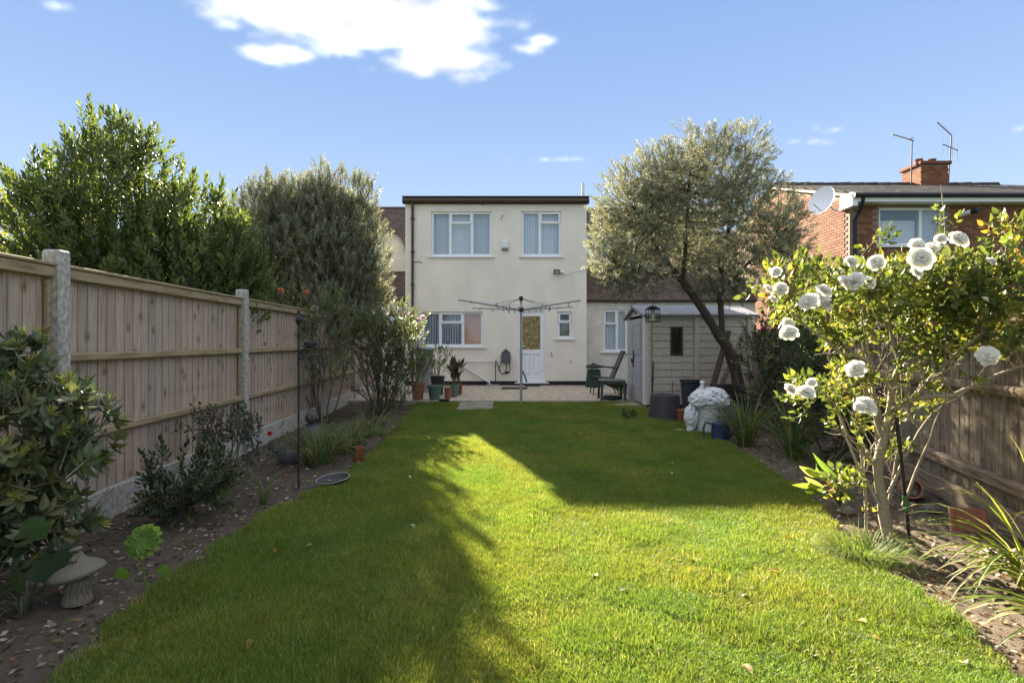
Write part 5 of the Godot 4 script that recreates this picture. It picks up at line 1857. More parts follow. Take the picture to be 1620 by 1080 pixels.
	for sx in [-1, 1]:
		for j in 4:
			m = MB.new()
			m.cbox(Vector3(0, 0.03 + j * 0.075, sx * 0.16), Vector3(0.36, 0.035, 0.012), 0.003)
			part(t, "slat", m, M.black)
			m = MB.new()
			m.cbox(Vector3(sx * 0.18, 0.03 + j * 0.075, 0), Vector3(0.012, 0.035, 0.3), 0.003)
			part(t, "slat", m, M.black)
		for sz in [-1, 1]:
			m = MB.new()
			m.cbox(Vector3(sx * 0.18, 0.14, sz * 0.16), Vector3(0.03, 0.28, 0.03), 0.004)
			part(t, "corner_post", m, M.black)
	for i in 7:
		m = MB.new()
		m.tube([Vector3(-0.15, 0.04 + (i / 3) * 0.08, -0.1 + (i % 3) * 0.1), Vector3(0.15, 0.05 + (i / 3) * 0.08, -0.1 + (i % 3) * 0.1)], [rf(0.035, 0.045)], 8, Color(1.6, 1.4, 1.2))
		var lg := solo("log", m, M.bark, "split log lying in the black crate", "log", t.position, "logs in the crate")
	# planks
	m = MB.new()
	m.bar(Vector3(3.121, -0.04, -9.3), Vector3(3.964, 1.435, -10.400), 0.09, 0.05, Color.WHITE, 0.005)
	solo("leaning_plank", m, M.plank, "dark plank leaning up behind the olive trunk against the shed", "plank")
	m = MB.new()
	m.bar(Vector3(3.307, -0.04, -9.6), Vector3(4.171, 1.454, -10.200), 0.07, 0.04, Color.WHITE, 0.005)
	solo("leaning_plank", m, M.old_rail, "paler plank crossing behind the olive trunk", "plank")
	m = MB.new()
	m.tube([Vector3(2.578, 0.0, -10.5), Vector3(2.621, 0.876, -10.530)], [0.012], 6)
	m.tube([Vector3(2.592, 0.503, -10.500), Vector3(2.612, 0.553, -10.450)], [0.008], 5)
	solo("iron_rod", m, M.black, "thin dark rod leaning on the shed corner", "rod")
	# bird feeder
	t = thing("bird_feeder", "wire cage bird feeder hanging from an olive branch before the shed", "bird feeder", Vector3(2.280, 1.567, -9.200))
	m = MB.new()
	for i in 16:
		var a := i * TAU / 16
		var e := Vector3(cos(a), 0, sin(a)) * 0.115
		m.tube([e, e + Vector3(0, 0.20, 0)], [0.0025], 4)
	for y in [0.0, 0.067, 0.134, 0.2]:
		var rp := []
		for q in 21:
			rp.append(Vector3(cos(q * TAU / 20) * 0.115, y, sin(q * TAU / 20) * 0.115))
		m.tube(rp, [0.003], 4)
	part(t, "cage", m, M.black)
	m = MB.new()
	m.lathe([Vector2(0.12, 0.2), Vector2(0.125, 0.205), Vector2(0.06, 0.25), Vector2(0, 0.265)], 20)
	m.lathe([Vector2(0, -0.005), Vector2(0.115, -0.005), Vector2(0.115, 0.004), Vector2(0, 0.004)], 20)
	m.tube([Vector3(0, 0.26, 0), Vector3(0, 0.55, 0.0)], [0.003], 4)
	part(t, "cap", m, M.black)
	m = MB.new()
	m.tube([Vector3(0, 0.02, 0), Vector3(0, 0.2, 0)], [0.035], 12, Color(0.55, 0.48, 0.35))
	part(t, "seed_tube", m, M.plastic)
	m = MB.new()
	m.cbox(Vector3(0, 0.035, 0), Vector3(0.1, 0.07, 0.03), 0.012)
	solo("wall_fitting", m, M.white_dull, "small white fitting above the leaded window", "wall fitting", Vector3(2.939, 2.266, -16.330))

func blade(L: float, W: float, lean: Vector3, droop: float, col: Color) -> MB:
	var m := MB.new()
	var n := 7
	var p := Vector3.ZERO
	var d := (Vector3.UP + lean * 0.35).normalized()
	var side := lean.cross(Vector3.UP)
	side = side.normalized() if side.length() > 0.01 else Vector3.RIGHT
	var prev := []
	for i in n + 1:
		var t := float(i) / n
		var w := W * 0.5 * (0.75 + 0.5 * t if t < 0.4 else 0.95 * (1.0 - pow((t - 0.4) / 0.6, 1.6)))
		var up := side.cross(d)
		var row := [p - side * w + up * w * 0.35, p, p + side * w + up * w * 0.35]
		if i > 0:
			m.quad(prev[0], prev[1], row[1], row[0], col)
			m.quad(prev[1], prev[2], row[2], row[1], col)
		prev = row
		d = (d + lean * 0.16 + Vector3(0, -droop * t, 0)).normalized()
		p += d * L / n
	return m

func strap_clump(called: String, label: String, at: Vector3, n: int, L0: float, L1: float, W: float, droop: float, cols: Array, spread := 0.06, group := "", bias := Vector3.ZERO):
	var t := thing(called, label, "plant", at, 0.0, group)
	for i in n:
		var a := R.randf() * TAU
		var lean := (Vector3(cos(a), 0, sin(a)) * rf(0.25, 1.1) + bias)
		var b := blade(rf(L0, L1), W * rf(0.7, 1.15), lean, droop * rf(0.5, 1.3), cols[R.randi() % cols.size()] * rf(0.85, 1.2))
		var o := part(t, "leaf", b, M.leaf_soft)
		o.position = Vector3(cos(a) * R.randf() * spread, -0.01, sin(a) * R.randf() * spread)

# A shrub with woody stems under a crown of leafy shoots.
func shrub(called: String, label: String, at: Vector3, ells: Array, n: int, sprigs: Array, leaf_m: Material, stems: int, h: float, rad: float, up := 0.8, s0 := 0.8, s1 := 1.2, gaps := -0.25, most := 0, wood: Material = null, group := "") -> Node3D:
	var t := thing(called, label, "shrub", at, 0.0, group)
	var m := MB.new()
	var tips := []
	for i in stems:
		var a := R.randf() * TAU
		grow(m, Vector3(cos(a), 0, sin(a)) * rf(0.01, 0.08) + Vector3(0, -0.04, 0), Vector3(cos(a) * 0.45, 1.0, sin(a) * 0.45), h * 0.55, rad, 2, 0.5, 0.5, tips)
	part(t, "stems", m, wood if wood else M.twig)
	var places := []
	crown(null, ells, n, sprigs, up, 0.7, s0, s1, gaps, R.randi() % 999, 0.02, places)
	pieces(t, "leaf_spray", "foliage", places, sprigs, [leaf_m], most)
	return t

func petal_mb(L: float, W: float, col: Color) -> MB:   # broad, rounded and cupped
	var m := MB.new()
	var g := []
	for j in 5:
		var t := j / 4.0
		var row := []
		for i in 5:
			var u := i / 2.0 - 1.0
			var w := W * 0.5 * sin(PI * (0.10 + 0.66 * t))
			row.append(Vector3(u * w, L * t * (1.0 - 0.16 * u * u), -L * (0.22 * u * u * t + 0.10 * sin(PI * t)) + 0.12 * L * t * t + rf(-0.02, 0.02) * L))
		g.append(row)
	for j in 4:
		for i in 4:
			m.quad(g[j][i], g[j][i + 1], g[j + 1][i + 1], g[j + 1][i], col)
	return m

func bloom_mb(r: float, col: Color, rings := 4) -> MB:
	var m := MB.new()
	for k in rings:
		var t := (k + 1.0) / rings
		var n := 4 + k
		for i in n:
			var a := i * TAU / n + k * 0.7 + rf(-0.15, 0.15)
			var tilt := lerpf(0.2, 1.25, t)
			var pl := petal_mb(r * lerpf(0.62, 1.0, t) * rf(0.9, 1.1), r * lerpf(0.75, 1.15, t), col * rf(0.93, 1.0))
			m.add(pl, Transform3D(Basis(Vector3.UP, a) * Basis(Vector3.RIGHT, tilt + rf(-0.1, 0.1)), Vector3(0, r * 0.28 * (1.0 - t), 0)))
	ball(m, Vector3(0, r * 0.1, 0), Vector3(r, r, r) * 0.14, Color(0.5, 0.38, 0.08), Basis(), 5)
	return m

func borders():
	# ---- left border
	var rl := func(c): return leaf_mb(0.088, 0.038, 5, 0.22, 0.30, c, 0.85)
	var spike := func(c): return leaf_mb(0.06, 0.008, 2, 0.1, 0.1, c)
	var rh := []
	for k in [[Color(0.085, 0.12, 0.06), Color(0.15, 0.175, 0.085)], [Color(0.11, 0.135, 0.06), Color(0.19, 0.19, 0.085)], [Color(0.07, 0.10, 0.06), Color(0.125, 0.15, 0.08)]]:
		var s := MB.new()
		s.tube([Vector3(0, -0.16, 0), Vector3(0, 0.02, 0)], [0.005, 0.004], 5, Color(0.2, 0.17, 0.1), false)
		for i in 9:
			var l: MB = rl.call(k[0].lerp(k[1], R.randf()))
			s.add(l, Transform3D(Basis(Vector3.UP, i * TAU / 9 + rf(-0.2, 0.2)) * Basis(Vector3.RIGHT, rf(0.85, 1.95)), Vector3(0, rf(-0.06, 0.02), 0)))
		rh.append(s)
		var s2 := MB.new()
		s2.add(s, Transform3D())
		for i in 12:
			var l: MB = spike.call(Color(0.28, 0.30, 0.07).lerp(Color(0.36, 0.33, 0.08), R.randf()))
			s2.add(l, Transform3D(Basis(Vector3.UP, i * 2.4) * Basis(Vector3.RIGHT, rf(0.3, 1.1)), Vector3(0, 0.02, 0)))
		rh.append(s2)
	var at := Vector3(-2.45, 0.02, -3.0)
	shrub("rhododendron", "broad-leaved rhododendron with yellow-green shoots at the near left", at, [[Vector3(-0.15, 0.72, 0.1), Vector3(0.42, 0.45, 0.35)], [Vector3(0.1, 0.78, 0.0), Vector3(0.28, 0.28, 0.3)], [Vector3(-0.3, 1.0, 0), Vector3(0.3, 0.34, 0.3)], [Vector3(0.0, 0.5, 0.1), Vector3(0.32, 0.22, 0.3)], [Vector3(-0.28, 0.45, 0.2), Vector3(0.3, 0.2, 0.3)], [Vector3(-0.25, 0.2, 0.15), Vector3(0.25, 0.14, 0.25)], [Vector3(0.05, 0.28, 0.1), Vector3(0.26, 0.16, 0.25)]], 290, rh, M.leaf_gloss, 4, 0.6, 0.014, 0.5, 0.8, 1.15, -0.4, 290, M.pale_bark)
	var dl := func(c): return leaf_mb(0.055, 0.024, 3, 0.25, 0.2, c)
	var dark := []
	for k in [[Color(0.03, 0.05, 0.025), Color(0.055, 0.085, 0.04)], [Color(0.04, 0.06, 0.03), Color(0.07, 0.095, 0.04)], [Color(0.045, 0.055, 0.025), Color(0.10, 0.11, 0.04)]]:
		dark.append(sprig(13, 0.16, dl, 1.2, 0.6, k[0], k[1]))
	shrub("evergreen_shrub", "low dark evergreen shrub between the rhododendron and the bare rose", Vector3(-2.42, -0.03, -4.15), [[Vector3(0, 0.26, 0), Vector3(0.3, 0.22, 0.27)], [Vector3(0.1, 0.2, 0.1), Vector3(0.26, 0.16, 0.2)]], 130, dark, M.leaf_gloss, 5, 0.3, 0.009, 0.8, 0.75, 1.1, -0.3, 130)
	var ros := []
	for k in [[Color(0.05, 0.065, 0.045), Color(0.09, 0.105, 0.07)], [Color(0.06, 0.065, 0.05), Color(0.085, 0.095, 0.07)]]:
		ros.append(sprig(8, 0.11, func(c): return leaf_mb(0.036, 0.021, 3, 0.2, 0.2, c, 0.85), 1.2, 0.8, k[0], k[1]))
	var t := shrub("sparse_rose", "sparse twiggy rose with grey-green leaves before the second fence post", Vector3(-2.5, -0.03, -5.0), [[Vector3(-0.1, 0.52, 0), Vector3(0.38, 0.16, 0.3)], [Vector3(0.25, 0.42, 0), Vector3(0.32, 0.2, 0.3)]], 125, ros, M.leaf, 8, 0.62, 0.012, 0.7, 0.8, 1.3, -0.15, 0)
	var m := MB.new()
	ball(m, Vector3.ZERO, Vector3(0.02, 0.018, 0.02), Color(0.5, 0.015, 0.01))
	m.add(bloom_mb(0.028, Color(0.55, 0.02, 0.015), 2), Transform3D())
	var o := part(t, "bloom", m, M.petal)
	o.position = Vector3(0.42, 0.49, 0.12)
	# toadstool
	t = thing("stone_toadstool", "grey stone toadstool ornament with a tilted wide cap", "ornament", Vector3(-2.137, -0.030, -2.796))
	m = MB.new()
	var prof := []
	for i in 9:
		prof.append(Vector2(lerpf(0.062, 0.036, i / 8.0) + 0.004 * sin(i * 1.3), i * 0.0165))
	m.lathe(prof, 22, Vector3.ZERO, Color(0.40, 0.34, 0.25))
	for i in 14:
		var a := i * TAU / 14
		m.tube([Vector3(cos(a) * 0.06, 0, sin(a) * 0.06), Vector3(cos(a) * 0.038, 0.12, sin(a) * 0.038)], [0.007], 5, Color(0.36, 0.31, 0.22))
	part(t, "stalk", m, M.stone)
	m = MB.new()
	var tilt := Basis(Vector3.BACK, 0.22)
	m.lathe([Vector2(0.03, 0.0), Vector2(0.085, -0.01), Vector2(0.116, 0.002), Vector2(0.123, 0.016), Vector2(0.116, 0.03), Vector2(0.09, 0.052), Vector2(0.06, 0.07), Vector2(0.045, 0.085), Vector2(0.035, 0.115), Vector2(0.022, 0.125), Vector2(0, 0.128)], 30, Vector3(0, 0.13, 0), Color(0.36, 0.32, 0.25), tilt)
	part(t, "cap", m, M.stone)
	m = MB.new()
	m.cbox(Vector3(0.012, 0.225, 0.045), Vector3(0.035, 0.03, 0.03), 0.01, Color(0.38, 0.33, 0.25), tilt)
	m.cbox(Vector3(0.0, 0.262, 0.01), Vector3(0.045, 0.02, 0.045), 0.008, Color(0.40, 0.36, 0.28), tilt)
	part(t, "snail", m, M.stone)
	# green flower stake
	t = thing("flower_stake", "green scalloped disc flower ornament on a thin bent stalk with two leaves", "ornament", Vector3(-1.687, -0.030, -2.618))
	var gc := Color(0.12, 0.20, 0.035)
	m = MB.new()
	m.tube([Vector3(0, -0.05, 0), Vector3(0.0, 0.13, 0), Vector3(-0.006, 0.22, 0.005), Vector3(0.0, 0.31, 0.03), Vector3(0.012, 0.37, 0.035)], [0.006, 0.0055, 0.005, 0.005, 0.004], 7, Color(0.22, 0.26, 0.08))
	part(t, "stalk", m, M.leaf_soft)
	m = MB.new()
	var fb := along(Vector3(0.1, 0.55, 0.82))
	for i in 14:
		var l := petal_mb(0.082, 0.048, gc * rf(0.85, 1.25))
		m.add(l, Transform3D(fb * Basis(Vector3.UP, i * TAU / 14) * Basis(Vector3.RIGHT, 1.5 if i % 2 else 1.42), Vector3(0.012, 0.37, 0.03)))
	m.lathe([Vector2(0.062, 0.0), Vector2(0.05, 0.004), Vector2(0, 0.008)], 20, Vector3(0.012, 0.372, 0.032), gc, fb)
	part(t, "disc", m, M.leaf_soft)
	for s in [-1.0, 1.0]:
		m = MB.new()
		m.tube([Vector3(0, 0.165, 0), Vector3(s * 0.05, 0.163, 0.0), Vector3(s * 0.085, 0.195 if s < 0 else 0.21, 0.0)], [0.0035, 0.003, 0.003], 5, Color(0.2, 0.25, 0.07))
		m.add(petal_mb(0.065, 0.07, gc * 1.15), Transform3D(along(Vector3(s * 0.25, 0.75, 0.3)), Vector3(s * 0.085, 0.19 if s < 0 else 0.205, 0)))
		part(t, "leaf", m, M.leaf_soft)
	# straps and bulbs
	strap_clump("iris_plant", "thin iris-like plant with a few long arching leaves on the bare soil", Vector3(-1.968, -0.030, -4.518), 12, 0.32, 0.55, 0.022, 0.5, [Color(0.12, 0.16, 0.07), Color(0.15, 0.19, 0.08)], 0.02)
	var dayc := [Color(0.085, 0.14, 0.045), Color(0.11, 0.16, 0.05), Color(0.13, 0.15, 0.07), Color(0.26, 0.22, 0.12)]
	strap_clump("daylily_clump", "dense strappy daylily clump right of the iron feeder pole", Vector3(-2.002, -0.030, -5.908), 110, 0.45, 0.72, 0.021, 0.5, dayc, 0.16, "strappy clumps in the left border")
	strap_clump("daylily_clump", "strappy daylily clump by the brick at the lawn edge", Vector3(-1.887, -0.030, -6.583), 85, 0.40, 0.60, 0.019, 0.55, dayc, 0.16, "strappy clumps in the left border")
	strap_clump("daylily_clump", "strappy daylily clump farthest along the left lawn edge", Vector3(-1.877, -0.030, -7.680), 75, 0.40, 0.58, 0.018, 0.55, dayc, 0.16, "strappy clumps in the left border")
	# broad leaved plants cut by the left edge
	t = thing("broad_leaved_plant", "broad-leaved plant at the very left edge below the rhododendron", "plant", Vector3(-2.44, -0.03, -2.62))
	for i in 9:
		var a := i * 2.4
		var b := MB.new()
		var tip := Vector3(cos(a) * 0.16, rf(0.12, 0.42), sin(a) * 0.12)
		b.tube([Vector3.ZERO, tip * Vector3(0.5, 0.7, 0.5), tip], [0.006, 0.005, 0.004], 5, Color(0.1, 0.14, 0.05))
		b.add(leaf_mb(0.22, 0.12, 6, 0.2, 0.3, Color(0.06, 0.10, 0.045) * rf(0.8, 1.4), 0.75), Transform3D(along(Vector3(cos(a) * 0.9, 0.3, sin(a) * 0.9), rf(-0.5, 0.5)), tip))
		part(t, "leaf", b, M.leaf)
	strap_clump("iris_plant", "grey-green arching plant at the left edge next to the stone toadstool", Vector3(-2.309, -0.030, -2.692), 14, 0.14, 0.26, 0.016, 0.8, [Color(0.12, 0.14, 0.09), Color(0.16, 0.17, 0.11)], 0.04)
	# iron feeder pole
	t = thing("feeder_pole", "black iron feeder pole with a finial and curled hooks in the left border", "feeder pole", Vector3(-1.865, -0.030, -4.966))
	m = MB.new()
	m.tube([Vector3(0, -0.05, 0), Vector3(0, 1.46, 0)], [0.0085], 8)
	part(t, "pole", m, M.black)
	m = MB.new()
	m.lathe([Vector2(0.006, 1.42), Vector2(0.02, 1.44), Vector2(0.03, 1.47), Vector2(0.02, 1.50), Vector2(0.008, 1.515), Vector2(0.014, 1.53), Vector2(0.01, 1.55), Vector2(0, 1.575)], 14)
	part(t, "finial", m, M.black)
	for s in [1.0, 0.6]:
		m = MB.new()
		var hp := []
		for q in 12:
			var a := PI * q / 11
			hp.append(Vector3(0.11 * s - cos(a) * 0.11 * s, 1.12 + sin(a) * 0.11 * s - 0.1 * (1 - s), 0.02))
		hp.append(Vector3(0.22 * s, 1.06, 0.02))
		hp.append(Vector3(0.25 * s, 1.05, 0.02))
		m.tube(hp, [0.006], 6)
		part(t, "hook", m, M.black)
	m = MB.new()
	m.cbox(Vector3(0.11, 1.24, 0.02), Vector3(0.13, 0.012, 0.08), 0.003)
	ball(m, Vector3(0.11, 1.262, 0.02), Vector3(0.06, 0.025, 0.035))
	part(t, "feeding_tray", m, M.black)
	# water dish
	t = thing("water_dish", "shallow black dish propped at the lawn edge", "dish", Vector3(-1.572, 0.000, -5.000))
	m = MB.new()
	var dt := Basis(Vector3.BACK, 0.10) * Basis(Vector3.RIGHT, 0.10)
	m.lathe([Vector2(0, -0.004), Vector2(0.11, -0.004), Vector2(0.136, 0.022), Vector2(0.142, 0.026), Vector2(0.14, 0.03), Vector2(0.132, 0.026), Vector2(0.108, 0.004), Vector2(0, 0.004)], 34, Vector3(0, 0.02, 0), Color(0.045, 0.043, 0.045), dt)
	part(t, "bowl", m, M.plastic)
	m = MB.new()
	m.lathe([Vector2(0.139, 0.0275), Vector2(0.146, 0.029), Vector2(0.143, 0.034), Vector2(0.138, 0.031)], 34, Vector3(0, 0.02, 0), Color(0.34, 0.33, 0.32), dt)
	part(t, "rim", m, M.plastic)
	m = MB.new()
	ball(m, Vector3(-0.03, 0.03, 0.01), Vector3(0.016, 0.008, 0.013), Color(0.6, 0.6, 0.58), Basis(), 6)
	part(t, "pebble", m, M.stone)
	# stone figure
	t = thing("stone_figure", "small weathered stone bust of a seated figure among the daylilies", "statue", Vector3(-2.459, -0.030, -6.982))
	m = MB.new()
	m.lathe([Vector2(0, 0), Vector2(0.13, 0), Vector2(0.135, 0.08), Vector2(0.12, 0.16), Vector2(0.10, 0.22), Vector2(0.045, 0.25), Vector2(0.04, 0.28)], 20, Vector3.ZERO, Color(0.22, 0.25, 0.28), Basis().scaled(Vector3(1, 1, 0.7)))
	part(t, "body", m, M.stone)
	m = MB.new()
	ball(m, Vector3(0, 0.35, 0), Vector3(0.068, 0.088, 0.075), Color(0.20, 0.19, 0.18))
	ball(m, Vector3(0, 0.43, -0.01), Vector3(0.04, 0.035, 0.04), Color(0.28, 0.25, 0.18))
	for s in [-1, 1]:
		ball(m, Vector3(s * 0.07, 0.335, 0), Vector3(0.012, 0.04, 0.02), Color(0.2, 0.19, 0.18), Basis(), 6)
		ball(m, Vector3(s * 0.026, 0.36, 0.068), Vector3(0.014, 0.006, 0.008), Color(0.12, 0.12, 0.12), Basis(), 5)
	ball(m, Vector3(0, 0.342, 0.078), Vector3(0.011, 0.022, 0.014), Color(0.22, 0.21, 0.2), Basis(), 6)
	ball(m, Vector3(0, 0.308, 0.066), Vector3(0.022, 0.006, 0.008), Color(0.15, 0.14, 0.14), Basis(), 5)
	part(t, "head", m, M.stone)
	m = MB.new()
	ball(m, Vector3(0, 0.03, 0), Vector3(0.12, 0.075, 0.10), Color(0.26, 0.27, 0.29))
	solo("round_stone", m, M.stone, "rounded grey stone at the foot of the fence before the feeder pole", "stone", Vector3(-2.36, 0.0, -6.0))
	m = MB.new()
	m.cbox(Vector3(0, 0.06, 0), Vector3(0.10, 0.18, 0.07), 0.008, Color(0.9, 0.75, 0.65))
	o = solo("edging_brick", m, M.brick[0], "single brick set upright at the lawn edge by the daylilies", "brick", Vector3(-1.648, -0.020, -6.080))
	o.rotation = Vector3(0.1, 0.4, -0.12)
	m = MB.new()
	m.tube([Vector3(-2.304, -0.040, -6.911), Vector3(-2.256, 0.714, -6.700)], [0.006], 6)
	solo("garden_cane", m, M.pale_bark, "thin upright cane just right of the stone figure", "cane", Vector3.ZERO, "canes in the left border")
	m = MB.new()
	m.tube([Vector3(-1.910, -0.040, -7.638), Vector3(-1.760, 0.609, -7.400)], [0.006], 6)
	solo("garden_cane", m, M.pale_bark, "pale cane leaning out of the far daylily clump", "cane", Vector3.ZERO, "canes in the left border")
	# climbing rose and tall shrub by the patio
	var gl := func(c): return leaf_mb(0.05, 0.022, 3, 0.2, 0.2, c)
	var mix := []
	for k in [[Color(0.09, 0.11, 0.06), Color(0.17, 0.19, 0.10)], [Color(0.13, 0.15, 0.06), Color(0.26, 0.27, 0.11)], [Color(0.12, 0.13, 0.10), Color(0.22, 0.23, 0.17)]]:
		mix.append(sprig(14, 0.2, gl, 1.1, 0.5, k[0], k[1]))
	t = shrub("tall_border_shrub", "tall twiggy shrub with pale pink flowers at the patio's left end", Vector3(-2.25, -0.03, -9.9), [[Vector3(0.05, 1.2, 0), Vector3(0.55, 0.5, 0.5)], [Vector3(0.25, 1.55, 0), Vector3(0.42, 0.38, 0.4)], [Vector3(0.0, 0.65, 0.1), Vector3(0.5, 0.45, 0.45)], [Vector3(0.45, 1.0, 0), Vector3(0.28, 0.5, 0.35)], [Vector3(-0.3, 1.45, 0), Vector3(0.35, 0.35, 0.35)]], 640, mix, M.leaf, 12, 1.3, 0.018, 0.9, 0.8, 1.3, -0.15, 0)
	var pink := bloom_mb(0.055, Color(0.72, 0.55, 0.58), 3).mesh()
	var white := bloom_mb(0.045, Color(0.75, 0.74, 0.70), 3).mesh()
	for k in [Vector3(-1.714, 1.713, -9.700), Vector3(-1.918, 1.757, -9.700), Vector3(-1.535, 1.653, -9.800), Vector3(-1.595, 1.606, -9.700), Vector3(-2.006, 1.619, -9.500)]:
		o = part(t, "bloom", pink if R.randf() < 0.5 else white, M.petal)
		o.position = k - t.position
		o.rotation = Vector3(rf(0.4, 1.2), rf(-1, 1), 0)
	shrub("climbing_rose", "leafy climber on the fence behind the daylilies", Vector3(-2.95, -0.03, -8.9), [[Vector3(0.05, 1.35, 0), Vector3(0.35, 0.45, 0.6)], [Vector3(0.2, 0.8, 0.2), Vector3(0.25, 0.5, 0.5)], [Vector3(0.0, 1.75, -0.2), Vector3(0.35, 0.3, 0.7)]], 170, mix, M.leaf, 7, 1.5, 0.016, 0.7, 0.8, 1.3, -0.05, 0)
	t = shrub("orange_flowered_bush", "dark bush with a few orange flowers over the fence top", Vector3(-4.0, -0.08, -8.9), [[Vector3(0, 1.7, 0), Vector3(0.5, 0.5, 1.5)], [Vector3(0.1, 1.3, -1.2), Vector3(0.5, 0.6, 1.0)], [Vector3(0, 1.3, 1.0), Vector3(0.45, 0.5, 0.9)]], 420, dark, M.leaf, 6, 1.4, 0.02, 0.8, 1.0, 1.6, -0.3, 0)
	var orange := bloom_mb(0.05, Color(0.75, 0.22, 0.10), 3).mesh()
	for k in [Vector3(-3.416, 1.997, -8.400), Vector3(-3.214, 2.011, -8.900)]:
		o = part(t, "bloom", orange, M.petal)
		o.position = k - t.position
		o.rotation = Vector3(1.0, 0.3, 0)
	shrub("edging_plants", "low grey-green plants filling the border corner by the patio", Vector3(-2.2, -0.03, -10.8), [[Vector3(0, 0.15, 0), Vector3(0.6, 0.2, 0.6)]], 140, mix, M.leaf, 6, 0.3, 0.008, 0.8, 0.6, 0.9, -0.1, 0)
	rose_bush()
	right_border(dark, mix)

func rose_bush():
	var b := Vector3(2.493, -0.030, -3.765)
	var t := thing("white_rose_bush", "tall sunlit rose bush covered in white blooms at the right", "rose bush", b)
	var m := MB.new()
	var tips := []
	var limbs := [
		[[Vector3(2.404, -0.000, -3.630), Vector3(2.341, 0.365, -3.620), Vector3(2.320, 0.530, -3.600), Vector3(2.368, 0.650, -3.600), Vector3(2.392, 0.850, -3.600), Vector3(2.428, 1.022, -3.600), Vector3(2.496, 1.170, -3.600)], 0.036, 0.016],
		[[Vector3(2.496, 1.170, -3.600), Vector3(2.580, 1.258, -3.550), Vector3(2.683, 1.386, -3.500), Vector3(2.761, 1.600, -3.500)], 0.015, 0.006],
		[[Vector3(2.460, 1.110, -3.600), Vector3(2.408, 1.250, -3.600), Vector3(2.393, 1.493, -3.650), Vector3(2.384, 1.743, -3.700)], 0.012, 0.005],
		[[Vector3(2.392, 0.790, -3.600), Vector3(2.477, 0.912, -3.500), Vector3(2.569, 0.918, -3.400), Vector3(2.702, 1.008, -3.300), Vector3(2.828, 1.113, -3.150)], 0.018, 0.007],
		[[Vector3(2.477, 0.912, -3.500), Vector3(2.645, 1.135, -3.450), Vector3(2.796, 1.288, -3.400), Vector3(3.022, 1.477, -3.400)], 0.012, 0.005],
		[[Vector3(2.360, 0.610, -3.600), Vector3(2.209, 0.966, -3.550), Vector3(2.084, 1.133, -3.500), Vector3(1.851, 1.269, -3.400), Vector3(1.675, 1.399, -3.350)], 0.016, 0.005],
		[[Vector3(2.328, 0.490, -3.600), Vector3(2.364, 0.839, -3.700), Vector3(2.354, 1.125, -3.750), Vector3(2.280, 1.419, -3.800), Vector3(2.196, 1.630, -3.800)], 0.014, 0.005],
		[[Vector3(2.320, 0.450, -3.600), Vector3(2.081, 0.667, -3.500), Vector3(1.927, 0.872, -3.400), Vector3(1.760, 0.993, -3.300)], 0.010, 0.004],
		[[Vector3(2.310, -0.004, -3.700), Vector3(2.294, 0.346, -3.700), Vector3(2.210, 0.682, -3.650), Vector3(2.120, 1.010, -3.600)], 0.011, 0.005],
		[[Vector3(2.618, 0.152, -3.800), Vector3(2.860, 0.557, -3.900), Vector3(3.028, 0.899, -3.950), Vector3(3.200, 1.250, -4.000)], 0.011, 0.005],
		[[Vector3(2.683, 1.386, -3.500), Vector3(2.676, 1.717, -3.500), Vector3(2.652, 2.028, -3.500), Vector3(2.644, 2.214, -3.500)], 0.006, 0.003],
		[[Vector3(2.833, 1.288, -3.400), Vector3(2.909, 1.560, -3.400), Vector3(2.941, 1.957, -3.350)], 0.006, 0.003],
		[[Vector3(2.196, 1.630, -3.800), Vector3(2.322, 1.799, -3.800), Vector3(2.428, 1.926, -3.800)], 0.005, 0.003],
		[[Vector3(2.426, 0.099, -3.700), Vector3(2.576, 0.490, -3.800), Vector3(2.644, 0.908, -3.850), Vector3(2.609, 1.336, -3.850)], 0.010, 0.005],
		[[Vector3(2.340, 0.210, -3.600), Vector3(2.220, 0.510, -3.700), Vector3(2.146, 0.833, -3.750), Vector3(2.083, 1.167, -3.750), Vector3(1.932, 1.497, -3.700)], 0.010, 0.004],
		[[Vector3(2.413, 0.277, -3.650), Vector3(2.646, 0.583, -3.750), Vector3(2.829, 0.786, -3.800), Vector3(3.040, 0.912, -3.800), Vector3(3.293, 1.250, -3.800)], 0.010, 0.004],
		[[Vector3(2.368, 0.650, -3.600), Vector3(2.217, 1.017, -3.500), Vector3(2.154, 1.250, -3.450), Vector3(2.078, 1.514, -3.400)], 0.009, 0.004],
		[[Vector3(2.477, 0.912, -3.500), Vector3(2.640, 1.090, -3.600), Vector3(2.672, 1.330, -3.600), Vector3(2.640, 1.610, -3.600)], 0.008, 0.004],
		[[Vector3(2.400, 0.850, -3.600), Vector3(2.275, 1.056, -3.500), Vector3(2.021, 1.174, -3.400), Vector3(1.760, 1.177, -3.300)], 0.008, 0.004]]
	var hubs := []
	for l in limbs:
		var ps := []
		for p in l[0]:
			ps.append(p - b)
		hubs += limb(m, ps, l[1], l[2], 8)
	for i in 120:
		var p: Vector3 = hubs[R.randi() % hubs.size()]
		if p.y < 0.35 or p.y > 1.5:
			continue
		grow(m, p, Vector3(rf(-1, 1), rf(0.2, 1.2), rf(-1, 1)), rf(0.10, 0.22), 0.0050, 1, 0.7, 0.2, tips)
	part(t, "stems", m, M.pale_bark)
	var lf := func(c): return leaf_mb(0.046, 0.028, 4, 0.2, 0.22, c, 0.85)
	var sp := []
